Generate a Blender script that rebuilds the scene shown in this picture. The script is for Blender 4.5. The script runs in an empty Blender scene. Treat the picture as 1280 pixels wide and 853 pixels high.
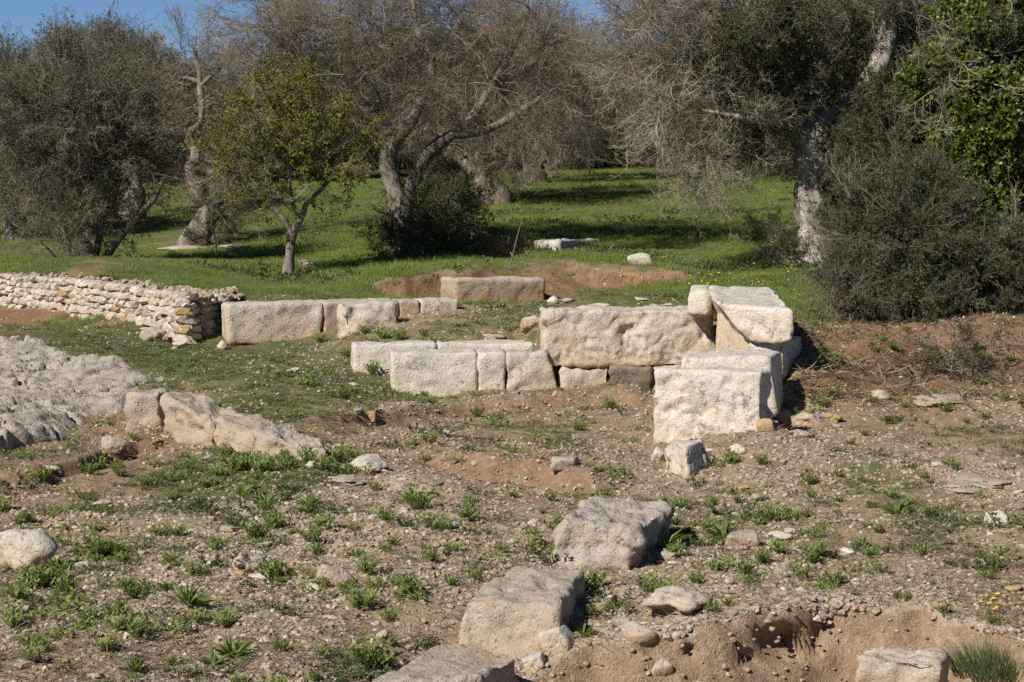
import bpy, math, random
import numpy as np
from mathutils import Vector, Quaternion, Euler

# ------------------------------------------------------------------ camera, sky, sun, exposure
sc = bpy.context.scene
FPX, HOR, CZ = 2772.0, 190.0, 5.0          # focal length in photo pixels, eye-level row, eye height
cam_data = bpy.data.cameras.new('camera')
cam_data.sensor_width = 36.0
cam_data.lens = FPX / 1280.0 * 36.0
cam_data.clip_start = 0.5
cam_data.clip_end = 3000
cam = bpy.data.objects.new('camera', cam_data)
sc.collection.objects.link(cam)
PITCH = math.atan((426.5 - HOR) / FPX)
cam.location = (0, 0, CZ)
cam.rotation_euler = (math.pi / 2 - PITCH, 0, 0)
sc.camera = cam

SUN_AZ = math.radians(223)                 # clockwise from +Y (the view direction)
SUN_EL = math.radians(40)
world = bpy.data.worlds.new('World')
sc.world = world
world.use_nodes = True
wn = world.node_tree
bg = wn.nodes['Background']
sky = wn.nodes.new('ShaderNodeTexSky')
sky.sky_type = 'NISHITA'
sky.sun_disc = False
sky.sun_elevation = SUN_EL
sky.sun_rotation = SUN_AZ
sky.air_density = 0.55
sky.altitude = 1500
sky.dust_density = 0.0
sky.ozone_density = 6.0
wn.links.new(sky.outputs[0], bg.inputs[0])
bg.inputs[1].default_value = 0.064
sun_data = bpy.data.lights.new('sun', 'SUN')
sun_data.energy = 5.0
sun_data.angle = math.radians(0.5)
sun_data.color = (1.0, 0.945, 0.86)
sun = bpy.data.objects.new('sun', sun_data)
sc.collection.objects.link(sun)
SDIR = Vector((math.sin(SUN_AZ) * math.cos(SUN_EL), math.cos(SUN_AZ) * math.cos(SUN_EL), math.sin(SUN_EL)))
sun.rotation_euler = SDIR.to_track_quat('Z', 'Y').to_euler()
sun.location = SDIR * 60
sc.view_settings.view_transform = 'Standard'
sc.view_settings.look = 'None'
sc.view_settings.exposure = 0.27
sc.view_settings.gamma = 1.0
sc.view_settings.use_curve_mapping = False
sc.cycles.use_denoising = False
sc.cycles.max_bounces = 6
sc.cycles.diffuse_bounces = 3
sc.cycles.transparent_max_bounces = 4

# ------------------------------------------------------------------ helpers
rng = np.random.default_rng(7)
pyr = random.Random(11)
COL = sc.collection


def P(px, py, Y):
    """Point seen at photo pixel (px, py) whose distance along the view axis on the ground plan is Y metres."""
    dx, dy = (px - 640.0) / FPX, -(py - 426.5) / FPX
    c, s = math.cos(PITCH), math.sin(PITCH)
    vy, vz = c + dy * s, -s + dy * c
    k = Y / vy
    return np.array((dx * k, Y, CZ + vz * k))


_T = rng.random((64, 64, 64)).astype(np.float32)


def vnoise(p, freq=1.0, off=0.0):
    q = np.asarray(p, dtype=np.float64) * freq + off
    i = np.floor(q).astype(np.int64)
    f = q - i
    f = f * f * (3 - 2 * f)
    i &= 63
    j = (i + 1) & 63
    x0, y0, z0 = i[:, 0], i[:, 1], i[:, 2]
    x1, y1, z1 = j[:, 0], j[:, 1], j[:, 2]
    fx, fy, fz = f[:, 0], f[:, 1], f[:, 2]
    a = _T[x0, y0, z0] * (1 - fx) + _T[x1, y0, z0] * fx
    b = _T[x0, y1, z0] * (1 - fx) + _T[x1, y1, z0] * fx
    c = _T[x0, y0, z1] * (1 - fx) + _T[x1, y0, z1] * fx
    d = _T[x0, y1, z1] * (1 - fx) + _T[x1, y1, z1] * fx
    return (a * (1 - fy) + b * fy) * (1 - fz) + (c * (1 - fy) + d * fy) * fz - 0.5


def fbm(p, freq=1.0, octs=4, gain=0.5, off=0.0):
    r, a = 0, 1.0
    for k in range(octs):
        r = r + a * vnoise(p, freq * 2.03 ** k, off + 17.3 * k)
        a *= gain
    return r


def sstep(a, b, x):
    t = np.clip((x - a) / (b - a), 0, 1)
    return t * t * (3 - 2 * t)


def mesh_np(name, V, F, mats=(), smooth=True, mi=None):
    """mesh from a vertex array and a face list / an (n, k) array"""
    me = bpy.data.meshes.new(name)
    if isinstance(F, np.ndarray):
        n, k = F.shape
        me.vertices.add(len(V))
        me.vertices.foreach_set('co', np.asarray(V, dtype=np.float32).ravel())
        me.loops.add(n * k)
        me.loops.foreach_set('vertex_index', F.astype(np.int32).ravel())
        me.polygons.add(n)
        me.polygons.foreach_set('loop_start', np.arange(0, n * k, k, dtype=np.int32))
        me.update(calc_edges=True)
    else:
        me.from_pydata([tuple(v) for v in V], [], F)
    for m in mats:
        me.materials.append(m)
    if mi is not None:
        me.polygons.foreach_set('material_index', np.asarray(mi, dtype=np.int32))
    me.polygons.foreach_set('use_smooth', np.full(len(me.polygons), smooth, dtype=bool))
    me.update()
    return me


def link(name, me, parent=None, loc=None):
    o = bpy.data.objects.new(name, me)
    COL.objects.link(o)
    if parent is not None:
        o.parent = parent
    if loc is not None:
        o.location = loc
    return o


def tag(o, label=None, cat=None, group=None, kind=None):
    if label: o['label'] = label
    if cat: o['category'] = cat
    if group: o['group'] = group
    if kind: o['kind'] = kind
    return o


def thing(name, label, cat, loc, group=None):
    o = bpy.data.objects.new(name, None)
    COL.objects.link(o)
    o.empty_display_size = 0.2
    o.location = loc
    return tag(o, label, cat, group)


def copy_tree(o, parent=None):
    c = o.copy()
    COL.objects.link(c)
    c.parent = parent
    for ch in list(o.children):
        copy_tree(ch, c)
    return c

# ------------------------------------------------------------------ materials


class NT:
    def __init__(s, name, rough=0.9, spec=0.15):
        s.m = bpy.data.materials.new(name)
        s.m.use_nodes = True
        s.t = s.m.node_tree
        s.b = s.t.nodes['Principled BSDF']
        s.b.inputs['Roughness'].default_value = rough
        s.b.inputs['Specular IOR Level'].default_value = spec
        s._tc = None

    def n(s, ty, **kw):
        x = s.t.nodes.new(ty)
        for k, v in kw.items():
            setattr(x, k, v)
        return x

    def put(s, sock, v):
        if isinstance(v, bpy.types.NodeSocket):
            s.t.links.new(v, sock)
        elif isinstance(v, (tuple, list)) and len(v) == 3 and sock.type == 'RGBA':
            sock.default_value = (*v, 1)
        else:
            sock.default_value = v

    def coord(s, kind='Object'):
        if s._tc is None:
            s._tc = s.n('ShaderNodeTexCoord')
        return s._tc.outputs[kind]

    def pos(s):
        return s.n('ShaderNodeNewGeometry').outputs['Position']

    def noise(s, vec, scale, detail=4, rough=0.55):
        x = s.n('ShaderNodeTexNoise')
        s.put(x.inputs['Vector'], vec)
        x.inputs['Scale'].default_value = scale
        x.inputs['Detail'].default_value = detail
        x.inputs['Roughness'].default_value = rough
        return x.outputs['Fac']

    def voro(s, vec, scale, out='Distance', feature='F1', rand=1.0):
        x = s.n('ShaderNodeTexVoronoi', feature=feature)
        s.put(x.inputs['Vector'], vec)
        x.inputs['Scale'].default_value = scale
        x.inputs['Randomness'].default_value = rand
        return x.outputs[out]

    def rng_(s, v, a, b, c=0.0, d=1.0, smooth=False):
        x = s.n('ShaderNodeMapRange')
        if smooth:
            x.interpolation_type = 'SMOOTHSTEP'
        s.put(x.inputs['Value'], v)
        for i, q in zip(('From Min', 'From Max', 'To Min', 'To Max'), (a, b, c, d)):
            x.inputs[i].default_value = q
        return x.outputs['Result']

    def math(s, op, a, b=0.0):
        x = s.n('ShaderNodeMath', operation=op)
        s.put(x.inputs[0], a)
        s.put(x.inputs[1], b)
        return x.outputs[0]

    def mix(s, fac, a, b, mode='MIX'):
        x = s.n('ShaderNodeMix', data_type='RGBA', blend_type=mode)
        s.put(x.inputs['Factor'], fac)
        s.put(x.inputs['A'] if False else x.inputs[6], a)
        s.put(x.inputs[7], b)
        return x.outputs[2]

    def attr(s, name):
        x = s.n('ShaderNodeAttribute')
        x.attribute_name = name
        return x.outputs['Fac']

    def color(s, v):
        s.put(s.b.inputs['Base Color'], v)

    def bump(s, h, strength=0.5, dist=0.02, prev=None):
        x = s.n('ShaderNodeBump')
        s.put(x.inputs['Height'], h)
        x.inputs['Strength'].default_value = strength
        x.inputs['Distance'].default_value = dist
        if prev is not None:
            s.t.links.new(prev, x.inputs['Normal'])
        s.t.links.new(x.outputs[0], s.b.inputs['Normal'])
        return x.outputs[0]


def stone_mat(name, light, tan, grey, tanmin=0.45, tanmax=0.65, pit=0.5, greyup=0.5, scale=1.0):
    m = NT(name, 0.95, 0.1)
    v = m.pos()
    n1 = m.noise(v, 1.3 * scale, 5, 0.6)
    n2 = m.noise(v, 6.0 * scale, 6, 0.65)
    n3 = m.noise(v, 28.0 * scale, 4, 0.7)
    vz = m.n('ShaderNodeSeparateXYZ')
    m.put(vz.inputs[0], m.coord('Generated'))
    hgt = m.rng_(vz.outputs['Z'], 0.0, 1.0, 0.22, -0.2)
    tanf = m.rng_(m.math('ADD', m.math('ADD', m.math('MULTIPLY', n1, 0.6), m.math('MULTIPLY', n2, 0.4)), hgt), tanmin, tanmax)
    c = m.mix(tanf, light, tan)
    n4 = m.noise(v, 2.7 * scale, 5, 0.65)
    # grey weathered skin, thickest on what looks up and along the upper edge, in ragged patches lower down
    g = m.n('ShaderNodeNewGeometry')
    sz = m.n('ShaderNodeSeparateXYZ')
    m.put(sz.inputs[0], g.outputs['Normal'])
    up = m.math('ADD', m.math('ADD', sz.outputs['Z'], m.rng_(n2, 0.3, 0.7, -0.45, 0.45)), m.rng_(vz.outputs['Z'], 0.6, 1.0, 0.0, 0.4))
    patch = m.math('MAXIMUM', m.rng_(up, 0.25, 0.85), m.rng_(n4, 0.53, 0.66, 0.0, 0.8))
    c = m.mix(m.math('MULTIPLY', patch, greyup), c, grey)
    c = m.mix(m.rng_(n3, 0.35, 0.7, 0.0, 0.4), c, tuple(x * 0.55 for x in tan))
    # ochre stains and dark lichen in blotches and specks
    st = m.noise(v, 3.6 * scale, 6, 0.75)
    c = m.mix(m.rng_(st, 0.56, 0.72, 0.0, 0.55), c, (tan[0] * 0.85, tan[1] * 0.72, tan[2] * 0.55))
    li = m.math('MULTIPLY', m.rng_(m.noise(v, 9.0 * scale, 5, 0.75), 0.54, 0.64), m.rng_(n4, 0.40, 0.58))
    c = m.mix(m.math('MULTIPLY', li, 0.8), c, (0.17, 0.16, 0.145))
    sp = m.noise(v, 55 * scale, 2, 0.5)
    c = m.mix(m.math('MULTIPLY', m.rng_(sp, 0.60, 0.68), 0.5), c, (0.10, 0.095, 0.085))
    c = m.mix(0.6, c, m.mix(m.rng_(n2, 0.25, 0.75), (0.55, 0.52, 0.48), (1, 1, 1)), 'MULTIPLY')
    m.color(c)
    pits = m.rng_(m.voro(v, 16 * scale), 0.0, 0.35)
    pits2 = m.rng_(m.voro(v, 45 * scale), 0.0, 0.4)
    h = m.math('ADD', m.math('MULTIPLY', n2, 1.2), m.math('ADD', m.math('MULTIPLY', n3, 0.6), m.math('ADD', m.math('MULTIPLY', pits, pit), m.math('MULTIPLY', pits2, pit * 0.6))))
    m.bump(h, 0.7, 0.022)
    return m.m


M = {}
M['lime'] = stone_mat('limestone', (0.70, 0.62, 0.52), (0.60, 0.465, 0.33), (0.50, 0.485, 0.46), 0.38, 0.70, 0.5, 0.7)
M['limewhite'] = stone_mat('pale_limestone', (0.76, 0.69, 0.60), (0.66, 0.54, 0.41), (0.56, 0.545, 0.52), 0.45, 0.80, 0.5, 0.65)
M['limetan'] = stone_mat('tan_limestone', (0.56, 0.48, 0.39), (0.47, 0.33, 0.21), (0.52, 0.50, 0.46), 0.28, 0.55)
M['limepanel'] = stone_mat('smooth_limestone', (0.66, 0.55, 0.42), (0.60, 0.46, 0.31), (0.6, 0.55, 0.5), 0.4, 0.8, 0.1, 0.2)
M['rockgrey'] = stone_mat('weathered_rock', (0.50, 0.43, 0.355), (0.44, 0.345, 0.25), (0.44, 0.405, 0.365), 0.35, 0.65, 0.9, 0.85)
M['rockpale'] = stone_mat('foreground_rock', (0.52, 0.445, 0.35), (0.47, 0.36, 0.25), (0.42, 0.37, 0.315), 0.35, 0.65, 0.7, 0.75)
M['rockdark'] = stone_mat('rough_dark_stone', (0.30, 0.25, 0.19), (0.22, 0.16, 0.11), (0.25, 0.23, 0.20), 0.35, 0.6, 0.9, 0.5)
M['rubble'] = stone_mat('rubble_stone', (0.62, 0.55, 0.46), (0.54, 0.44, 0.33), (0.50, 0.46, 0.41), 0.35, 0.75, 0.4, 0.4)
M['ochre'] = stone_mat('ochre_stone', (0.52, 0.38, 0.20), (0.46, 0.29, 0.12), (0.45, 0.38, 0.28), 0.35, 0.7, 0.4, 0.3)
M['pebble'] = stone_mat('pebble_stone', (0.47, 0.385, 0.29), (0.38, 0.275, 0.18), (0.41, 0.35, 0.28), 0.35, 0.65, 0.2, 0.4)
M['clod'] = stone_mat('earth_clod', (0.38, 0.275, 0.18), (0.29, 0.195, 0.12), (0.34, 0.25, 0.17), 0.35, 0.65, 0.2, 0.2)


def ground_mat():
    m = NT('ground', 1.0, 0.05)
    v = m.pos()
    n0 = m.noise(v, 0.55, 4, 0.6)
    n1 = m.noise(v, 2.6, 6, 0.65)
    n2 = m.noise(v, 11, 6, 0.7)
    n3 = m.noise(v, 45, 3, 0.7)
    cover, pale, red, dark = m.attr('cover'), m.attr('pale'), m.attr('red'), m.attr('humus')
    soil = m.mix(m.rng_(n1, 0.3, 0.7), (0.265, 0.193, 0.126), (0.435, 0.335, 0.228))
    tanc = m.mix(m.rng_(n1, 0.3, 0.7), (0.265, 0.175, 0.108), (0.46, 0.34, 0.23))
    tanc = m.mix(m.rng_(n2, 0.5, 0.68, 0, 0.7), tanc, (0.52, 0.41, 0.30))
    redc = m.mix(m.rng_(dark, 0.0, -1.0), m.mix(m.rng_(n1, 0.3, 0.7), (0.20, 0.112, 0.063), (0.345, 0.22, 0.135)), tanc)
    c = m.mix(m.rng_(m.math('ADD', red, m.rng_(n1, 0.2, 0.8, -0.3, 0.3)), 0.3, 0.7), soil, redc)
    c = m.mix(m.rng_(dark, 0.0, 1.0, 0.0, 0.85), c, m.mix(m.rng_(n2, 0.3, 0.7), (0.045, 0.028, 0.017), (0.135, 0.085, 0.052)))
    # pale limestone grit, in crumbs
    cr = m.voro(v, 13, 'Color')
    sepc = m.n('ShaderNodeSeparateColor')
    m.put(sepc.inputs[0], cr)
    crumb = m.math('GREATER_THAN', m.math('ADD', m.math('MULTIPLY', pale, 0.42), m.rng_(n1, 0.2, 0.8, -0.2, 0.2)), sepc.outputs[0])
    dist = m.voro(v, 13)
    crumb = m.math('MULTIPLY', crumb, m.rng_(dist, 0.55, 0.25))
    palec = m.mix(sepc.outputs[1], (0.36, 0.29, 0.215), (0.55, 0.49, 0.41))
    c = m.mix(m.math('MULTIPLY', m.rng_(m.math('ADD', pale, m.rng_(n2, 0.2, 0.8, -0.5, 0.5)), 0.35, 0.8), 0.75), c, (0.47, 0.385, 0.29))
    c = m.mix(crumb, c, palec)
    # dry litter: dark and straw flecks
    c = m.mix(m.rng_(n3, 0.5, 0.75, 0, 0.5), c, (0.10, 0.075, 0.05))
    # low green growth
    green = m.mix(m.rng_(n2, 0.3, 0.7), (0.072, 0.085, 0.032), (0.145, 0.160, 0.066))
    green = m.mix(m.rng_(n0, 0.4, 0.65), green, m.mix(m.rng_(n2, 0.3, 0.7), (0.085, 0.120, 0.030), (0.150, 0.195, 0.055)))
    gf = m.rng_(m.math('ADD', cover, m.math('ADD', m.rng_(n1, 0.25, 0.75, -0.38, 0.38), m.rng_(n2, 0.25, 0.75, -0.3, 0.3))), 0.42, 0.72)
    c = m.mix(m.math('MULTIPLY', gf, 0.88), c, green)
    c = m.mix(m.rng_(n3, 0.3, 0.7, 0.0, 0.4), c, m.mix(0.5, c, (0.05, 0.04, 0.03)))
    m.color(c)
    h = m.math('ADD', m.math('MULTIPLY', n2, 1.0), m.math('ADD', m.math('MULTIPLY', n3, 0.7), m.math('MULTIPLY', crumb, 0.5)))
    m.bump(h, 0.9, 0.04)
    return m.m


M['ground'] = ground_mat()


def leaf_mat(name, c0, c1, trans=0.25, rough=0.6, spec=0.25, c2=None, sc_=3.0):
    m = NT(name, rough, spec)
    v = m.pos()
    c = m.mix(m.rng_(m.noise(v, sc_, 3), 0.3, 0.7), c0, c1)
    if c2 is not None:
        c = m.mix(m.rng_(m.noise(v, sc_ * 7, 2), 0.52, 0.66), c, c2)
    m.color(c)
    if trans > 0:
        tr = m.n('ShaderNodeBsdfTranslucent')
        m.put(tr.inputs['Color'], m.mix(1.0, c, (1.2, 1.3, 0.8), 'MULTIPLY'))
        mx = m.n('ShaderNodeMixShader')
        mx.inputs[0].default_value = trans
        m.t.links.new(m.b.outputs[0], mx.inputs[1])
        m.t.links.new(tr.outputs[0], mx.inputs[2])
        m.t.links.new(mx.outputs[0], m.t.nodes['Material Output'].inputs['Surface'])
    return m.m


def bark_mat(name, a, b, scale=1.0, dark=0.4):
    m = NT(name, 0.95, 0.1)
    v = m.pos()
    mp = m.n('ShaderNodeMapping')
    m.put(mp.inputs['Vector'], v)
    mp.inputs['Scale'].default_value = (1, 1, 0.25)
    n1 = m.noise(mp.outputs[0], 7 * scale, 6, 0.7)
    n2 = m.noise(v, 2.2 * scale, 4, 0.6)
    c = m.mix(m.rng_(n2, 0.35, 0.65), a, b)
    c = m.mix(m.rng_(n1, 0.62, 0.42, 0, dark * 1.6), c, tuple(x * 0.3 for x in a))
    m.color(c)
    m.bump(n1, 1.0, 0.08)
    return m.m


M['bark'] = bark_mat('olive_bark', (0.25, 0.21, 0.17), (0.44, 0.375, 0.31))
M['barkpale'] = bark_mat('pale_bark', (0.36, 0.30, 0.25), (0.60, 0.54, 0.47), 0.8)
M['barkdark'] = bark_mat('dark_bark', (0.12, 0.095, 0.075), (0.20, 0.165, 0.13))
M['barkorange'] = bark_mat('rotten_bark', (0.22, 0.18, 0.14), (0.42, 0.335, 0.25))
M['twig'] = leaf_mat('twig_bark', (0.160, 0.127, 0.096), (0.255, 0.205, 0.157), 0, 0.9, 0.1, None, 0.9)
M['twigpale'] = leaf_mat('pale_twig_bark', (0.24, 0.21, 0.17), (0.36, 0.32, 0.27), 0, 0.9, 0.1, (0.33, 0.27, 0.10), 0.8)
M['olive'] = leaf_mat('olive_leaf', (0.060, 0.074, 0.036), (0.115, 0.128, 0.072), 0.12, 0.5, 0.35, (0.16, 0.165, 0.125), 1.3)
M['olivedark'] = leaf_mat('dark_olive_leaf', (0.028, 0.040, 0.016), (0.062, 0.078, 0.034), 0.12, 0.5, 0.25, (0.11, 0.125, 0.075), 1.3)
M['yellowleaf'] = leaf_mat('yellowing_leaf', (0.14, 0.145, 0.022), (0.32, 0.27, 0.028), 0.3, 0.5, 0.3, (0.25, 0.17, 0.03), 1.0)
M['ivy'] = leaf_mat('ivy_leaf', (0.042, 0.070, 0.014), (0.18, 0.215, 0.030), 0.3, 0.4, 0.4, (0.26, 0.27, 0.04), 1.6)
M['lichen'] = leaf_mat('lichen_tinged_leaf', (0.14, 0.12, 0.03), (0.21, 0.17, 0.04), 0.2, 0.7, 0.2, None, 1.0)
M['rust'] = leaf_mat('dead_leaf', (0.20, 0.085, 0.035), (0.26, 0.13, 0.05), 0.2, 0.7, 0.2)
M['weed'] = leaf_mat('weed_leaf', (0.150, 0.190, 0.052), (0.255, 0.305, 0.098), 0.3, 0.5, 0.3, (0.31, 0.35, 0.13), 2.0)
M['weeddark'] = leaf_mat('grey_green_weed_leaf', (0.070, 0.095, 0.035), (0.12, 0.15, 0.06), 0.25, 0.5, 0.3, None, 2.0)
M['grass'] = leaf_mat('grass_blade', (0.130, 0.175, 0.038), (0.235, 0.295, 0.074), 0.3, 0.6, 0.2, (0.27, 0.30, 0.10), 0.6)
M['cover'] = leaf_mat('low_green_growth', (0.075, 0.095, 0.036), (0.145, 0.170, 0.070), 0.2, 0.6, 0.2, (0.18, 0.19, 0.09), 0.9)
M['straw'] = leaf_mat('dry_straw', (0.20, 0.16, 0.115), (0.34, 0.275, 0.20), 0.1, 0.8, 0.1, None, 2.0)
M['flower'] = leaf_mat('yellow_petal', (0.75, 0.55, 0.02), (0.85, 0.68, 0.04), 0.2, 0.6, 0.2)
M['metal'] = leaf_mat('weathered_metal', (0.10, 0.09, 0.08), (0.17, 0.15, 0.13), 0, 0.6, 0.4)
M['paint'] = leaf_mat('faded_wood', (0.30, 0.29, 0.27), (0.42, 0.40, 0.37), 0, 0.8, 0.2)

# ------------------------------------------------------------------ ground: heights surveyed at points of the slope
CTRL = [
 (-200,853,16.3),(0,853,16.5),(200,853,16.7),(440,862,17),(-200,740,19.5),(0,740,19.4),(200,740,19.3),(420,740,19.3),
 (-200,640,23),(0,640,23),(200,640,23),(420,640,22.8),(560,640,22.8),(560,730,19.7),(530,803,18.5),(560,890,17.2),(640,880,17.7),(640,820,18.35),
 (0,590,25.3),(140,590,25),(330,590,24.8),(470,590,25),(0,572,26.2),(120,556,27),(-150,575,26.2),(300,570,26),(420,575,25.6),
 (350,510,29),(430,540,27.6),(250,470,32),(400,470,31.8),(440,500,30.3),(60,480,32.3),(50,450,34),(150,450,33.5),(200,432,36.2),
 (0,410,38.8),(100,418,37.8),(-150,450,34),(-150,405,39),
 (-70,376,44.2),(0,386,42.6),(100,404,40.6),(180,420,38.8),(226,432,37.3),(285,410,38.8),
 (330,440,36.8),(700,484,33.0),(800,480.5,33.0),(880,478,33.0),(700,390,34.1),(800,389,34.1),(880,387,34.1),(560,489,32.9),(1008,408,32.3),(1012,430,31.6),(1005,464,30.9),(1060,440,32.3),(300,450,35.5),(420,440,36),(310,441,37.3),(400,431,37.5),(440,418,37.0),(500,404,37.7),(560,391,38.3),(345,379,39.4),
 (480,440,34.9),(600,425,34.8),(640,427,34.8),(560,412,35.9),(650,400,36.3),(660,388,38),
 (450,471,33.3),(500,494,32.1),(600,494,32.1),(700,492,32.1),(800,488,32.2),(470,500,30.8),(560,520,29.9),(700,520,30),(800,515,30.2),
 (500,550,28),(620,560,27.5),(750,560,27.6),(820,562,27.9),(955,538,27.6),(600,620,23.8),(700,630,23.6),(700,590,25.8),(540,590,25.5),
 (-70,340,45.8),(0,346,44.6),(100,350,43.2),(200,355,41.0),(275,370,40.4),(300,360,42.5),(360,346,45),(430,350,44.2),(420,376,39.8),(520,374,41.4),
 (100,328,49),(0,336,49),(-200,340,49),(250,305,56),(430,310,52),(510,323,48),(300,325,51),
 (480,368,42.3),(560,367,42.4),(620,360,42.9),(480,350,43.4),(560,343,43.7),(612,336,44.3),
 (625,377,41.4),(700,376,40.9),(650,342,45),(600,323,47.8),(655,322,48.2),(625,301,49.6),
 (700,320,46.2),(760,333,44.8),(850,343,43.4),(700,346,44.2),(760,360,43),(850,360,42.1),
 (720,373,40.5),(800,371,39.5),(880,362,40),(960,350,40.5),(1000,378,37.5),(800,381,36.0),(700,387,36.6),(860,381,35.8),(930,372,36),
 (720,310,50),(800,326,46.5),(950,330,45),(600,262,62),(750,260,62),(900,260,60),(740,216,82),(880,213,82),(300,262,68),(100,262,72),(0,235,84),(200,240,80),(500,250,66),
 (1020,331,43),(1100,360,39),(1100,412,33.8),(1005,402,35),(1200,415,33.6),(1280,420,33.2),(1400,420,33),(1280,350,39),(1400,350,39),(1280,300,46),(1150,300,47),
 (1000,503,30.2),(1100,488,31),(1200,482,31),(1280,480,30.8),(1400,485,30.5),(1040,452,32.3),(1180,450,32.3),(1280,452,32),(985,470,31),
 (1000,545,28),(1100,550,27.8),(1280,550,27.5),(1400,555,27.3),(1000,600,25.4),(1150,600,25.3),(1280,610,24.9),(1400,610,24.8),(850,615,25.2),
 (930,660,22.9),(1100,660,22.8),(1280,660,22.6),(1400,660,22.6),(850,720,20.5),(1000,715,20.6),(1150,715,20.7),(1280,700,21.2),(1400,705,21),(740,760,19.2),
 (800,700,21.1),(690,700,21.1),(800,850,16.9),(1000,850,17),(1280,850,17),(1400,850,17),
]
pts = [P(*c) for c in CTRL]
for x in (-40, -20, -8, 0, 8, 20, 40):
    pts.append(np.array((x, 9.0, CZ - 4.25)))
    pts.append(np.array((x * 2.0, 130.0, CZ + 0.2 + 0.3 * math.sin(x))))
for x, y, z in ((-26, 20, -3.9), (26, 20, -3.8), (-30, 36, -3.2), (28, 34, -2.7), (-34, 55, -2.2), (34, 55, -1.6), (-50, 85, -0.7), (50, 85, -0.6), (-18, 30, -3.3), (17, 26, -3.4), (17, 36, -2.5),
                (-90, 9, -4.2), (90, 9, -4.2), (-120, 60, -1.8), (120, 60, -1.5), (-200, 200, 1.0), (0, 200, 1.2), (200, 200, 1.0), (-350, 20, -4), (350, 20, -4), (-350, 400, 3), (0, 420, 3), (350, 400, 3)):
    pts.append(np.array((x, y, CZ + z)))
pts = np.array(pts)
YS = 0.7


def _kern(d2):
    return 0.5 * d2 * np.log(d2 + 1e-12)


def _tps(pts):
    X = np.column_stack((pts[:, 0], pts[:, 1] * YS))
    n = len(X)
    d2 = ((X[:, None] - X[None]) ** 2).sum(2)
    A = np.zeros((n + 3, n + 3))
    A[:n, :n] = _kern(d2) + np.eye(n) * 0.01
    A[:n, n] = A[n, :n] = 1
    A[:n, n + 1:] = X
    A[n + 1:, :n] = X.T
    return X, np.linalg.solve(A, np.concatenate((pts[:, 2], np.zeros(3))))


_X, _W = _tps(pts)


def tps(x, y):
    q = np.column_stack((x, y * YS))
    out = np.empty(len(q))
    for i in range(0, len(q), 40000):
        s = q[i:i + 40000]
        d2 = ((s[:, None, 0] - _X[None, :, 0]) ** 2 + (s[:, None, 1] - _X[None, :, 1]) ** 2)
        out[i:i + 40000] = _kern(d2) @ _W[:-3] + _W[-3] + s @ _W[-2:]
    return out


def bil(G, gx0, gy0, st, x, y):
    fx = np.clip((x - gx0) / st, 0, G.shape[1] - 1.001)
    fy = np.clip((y - gy0) / st, 0, G.shape[0] - 1.001)
    i, j = fx.astype(int), fy.astype(int)
    a, b = fx - i, fy - j
    return (G[j, i] * (1 - a) + G[j, i + 1] * a) * (1 - b) + (G[j + 1, i] * (1 - a) + G[j + 1, i + 1] * a) * b


_gx, _gy = np.arange(-30, 30.01, 0.2), np.arange(8, 130, 0.2)
_GX, _GY = np.meshgrid(_gx, _gy)
_BASE = tps(_GX.ravel(), _GY.ravel()).reshape(_GX.shape)


def zbase(x, y):
    x, y = np.asarray(x, float), np.asarray(y, float)
    inn = (np.abs(x) < 29.7) & (y > 8.2) & (y < 129.5)
    z = np.empty(x.shape)
    z[inn] = bil(_BASE, -30, 8, 0.2, x[inn], y[inn])
    if (~inn).any():
        z[~inn] = tps(x[~inn], y[~inn])
    return z


def _gp0(px, py, zf):
    Y = np.arange(13.0, 120, 0.03)
    a = P(px, py, 1.0)
    k = (a - np.array((0, 0, CZ)))
    zr = CZ + k[2] * Y
    z = zf(k[0] * Y, Y)
    hit = np.nonzero(zr <= z)[0]
    y = Y[hit[0]] if len(hit) else 60.0
    return np.array((k[0] * y, y, float(zf(np.array([k[0] * y]), np.array([y]))[0])))


# edges of the dug banks: (list of ground pixels, height, softness)
def edge(pxs):
    q = np.array([P(*p) for p in pxs])
    return q[np.argsort(q[:, 0])]


BANKS = [
 (edge([(458,364,42.75),(500,360,42.85),(560,356,43.1),(625,350,43.6)]), 0.20, 0.07),
 (edge([(585,312,48.9),(625,313,49.1),(668,313,49.3)]), 0.26, 0.09),
 (edge([(690,335,45.4),(740,344,44.2),(760,348,44.0),(870,352,42.8)]), 0.16, 0.15),
 (edge([(530,572,26.6),(600,585,25.9),(700,600,25.2),(775,610,24.9)]), 0.19, 0.07),
 (edge([(-40,615,24.1),(60,600,24.7),(170,560,26.6),(225,548,27.0)]), 0.12, 0.09),
 (edge([(385,545,28.2),(450,530,29.0),(560,508,30.6),(680,500,31.2),(830,500,31.3)]), 0.085, 0.08),
 (edge([(1000,470,31.5),(1060,462,31.9),(1200,452,32.2),(1300,450,32.2)]), 0.13, 0.22),
]
PIT = np.array([_gp0(a, b, zbase) for a, b in ((640,862),(690,822),(740,804),(800,795),(850,789),(900,782),(950,775),(1050,764),(1150,761),(1215,776),(1280,812),(1400,860))])
PIT = PIT[np.argsort(PIT[:, 0])]
PDEP = np.array([0.0, 0.35, 0.75, 0.9, 0.95, 1.0, 1.0, 1.0, 0.9, 0.5, 0.2, 0.0])


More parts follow.
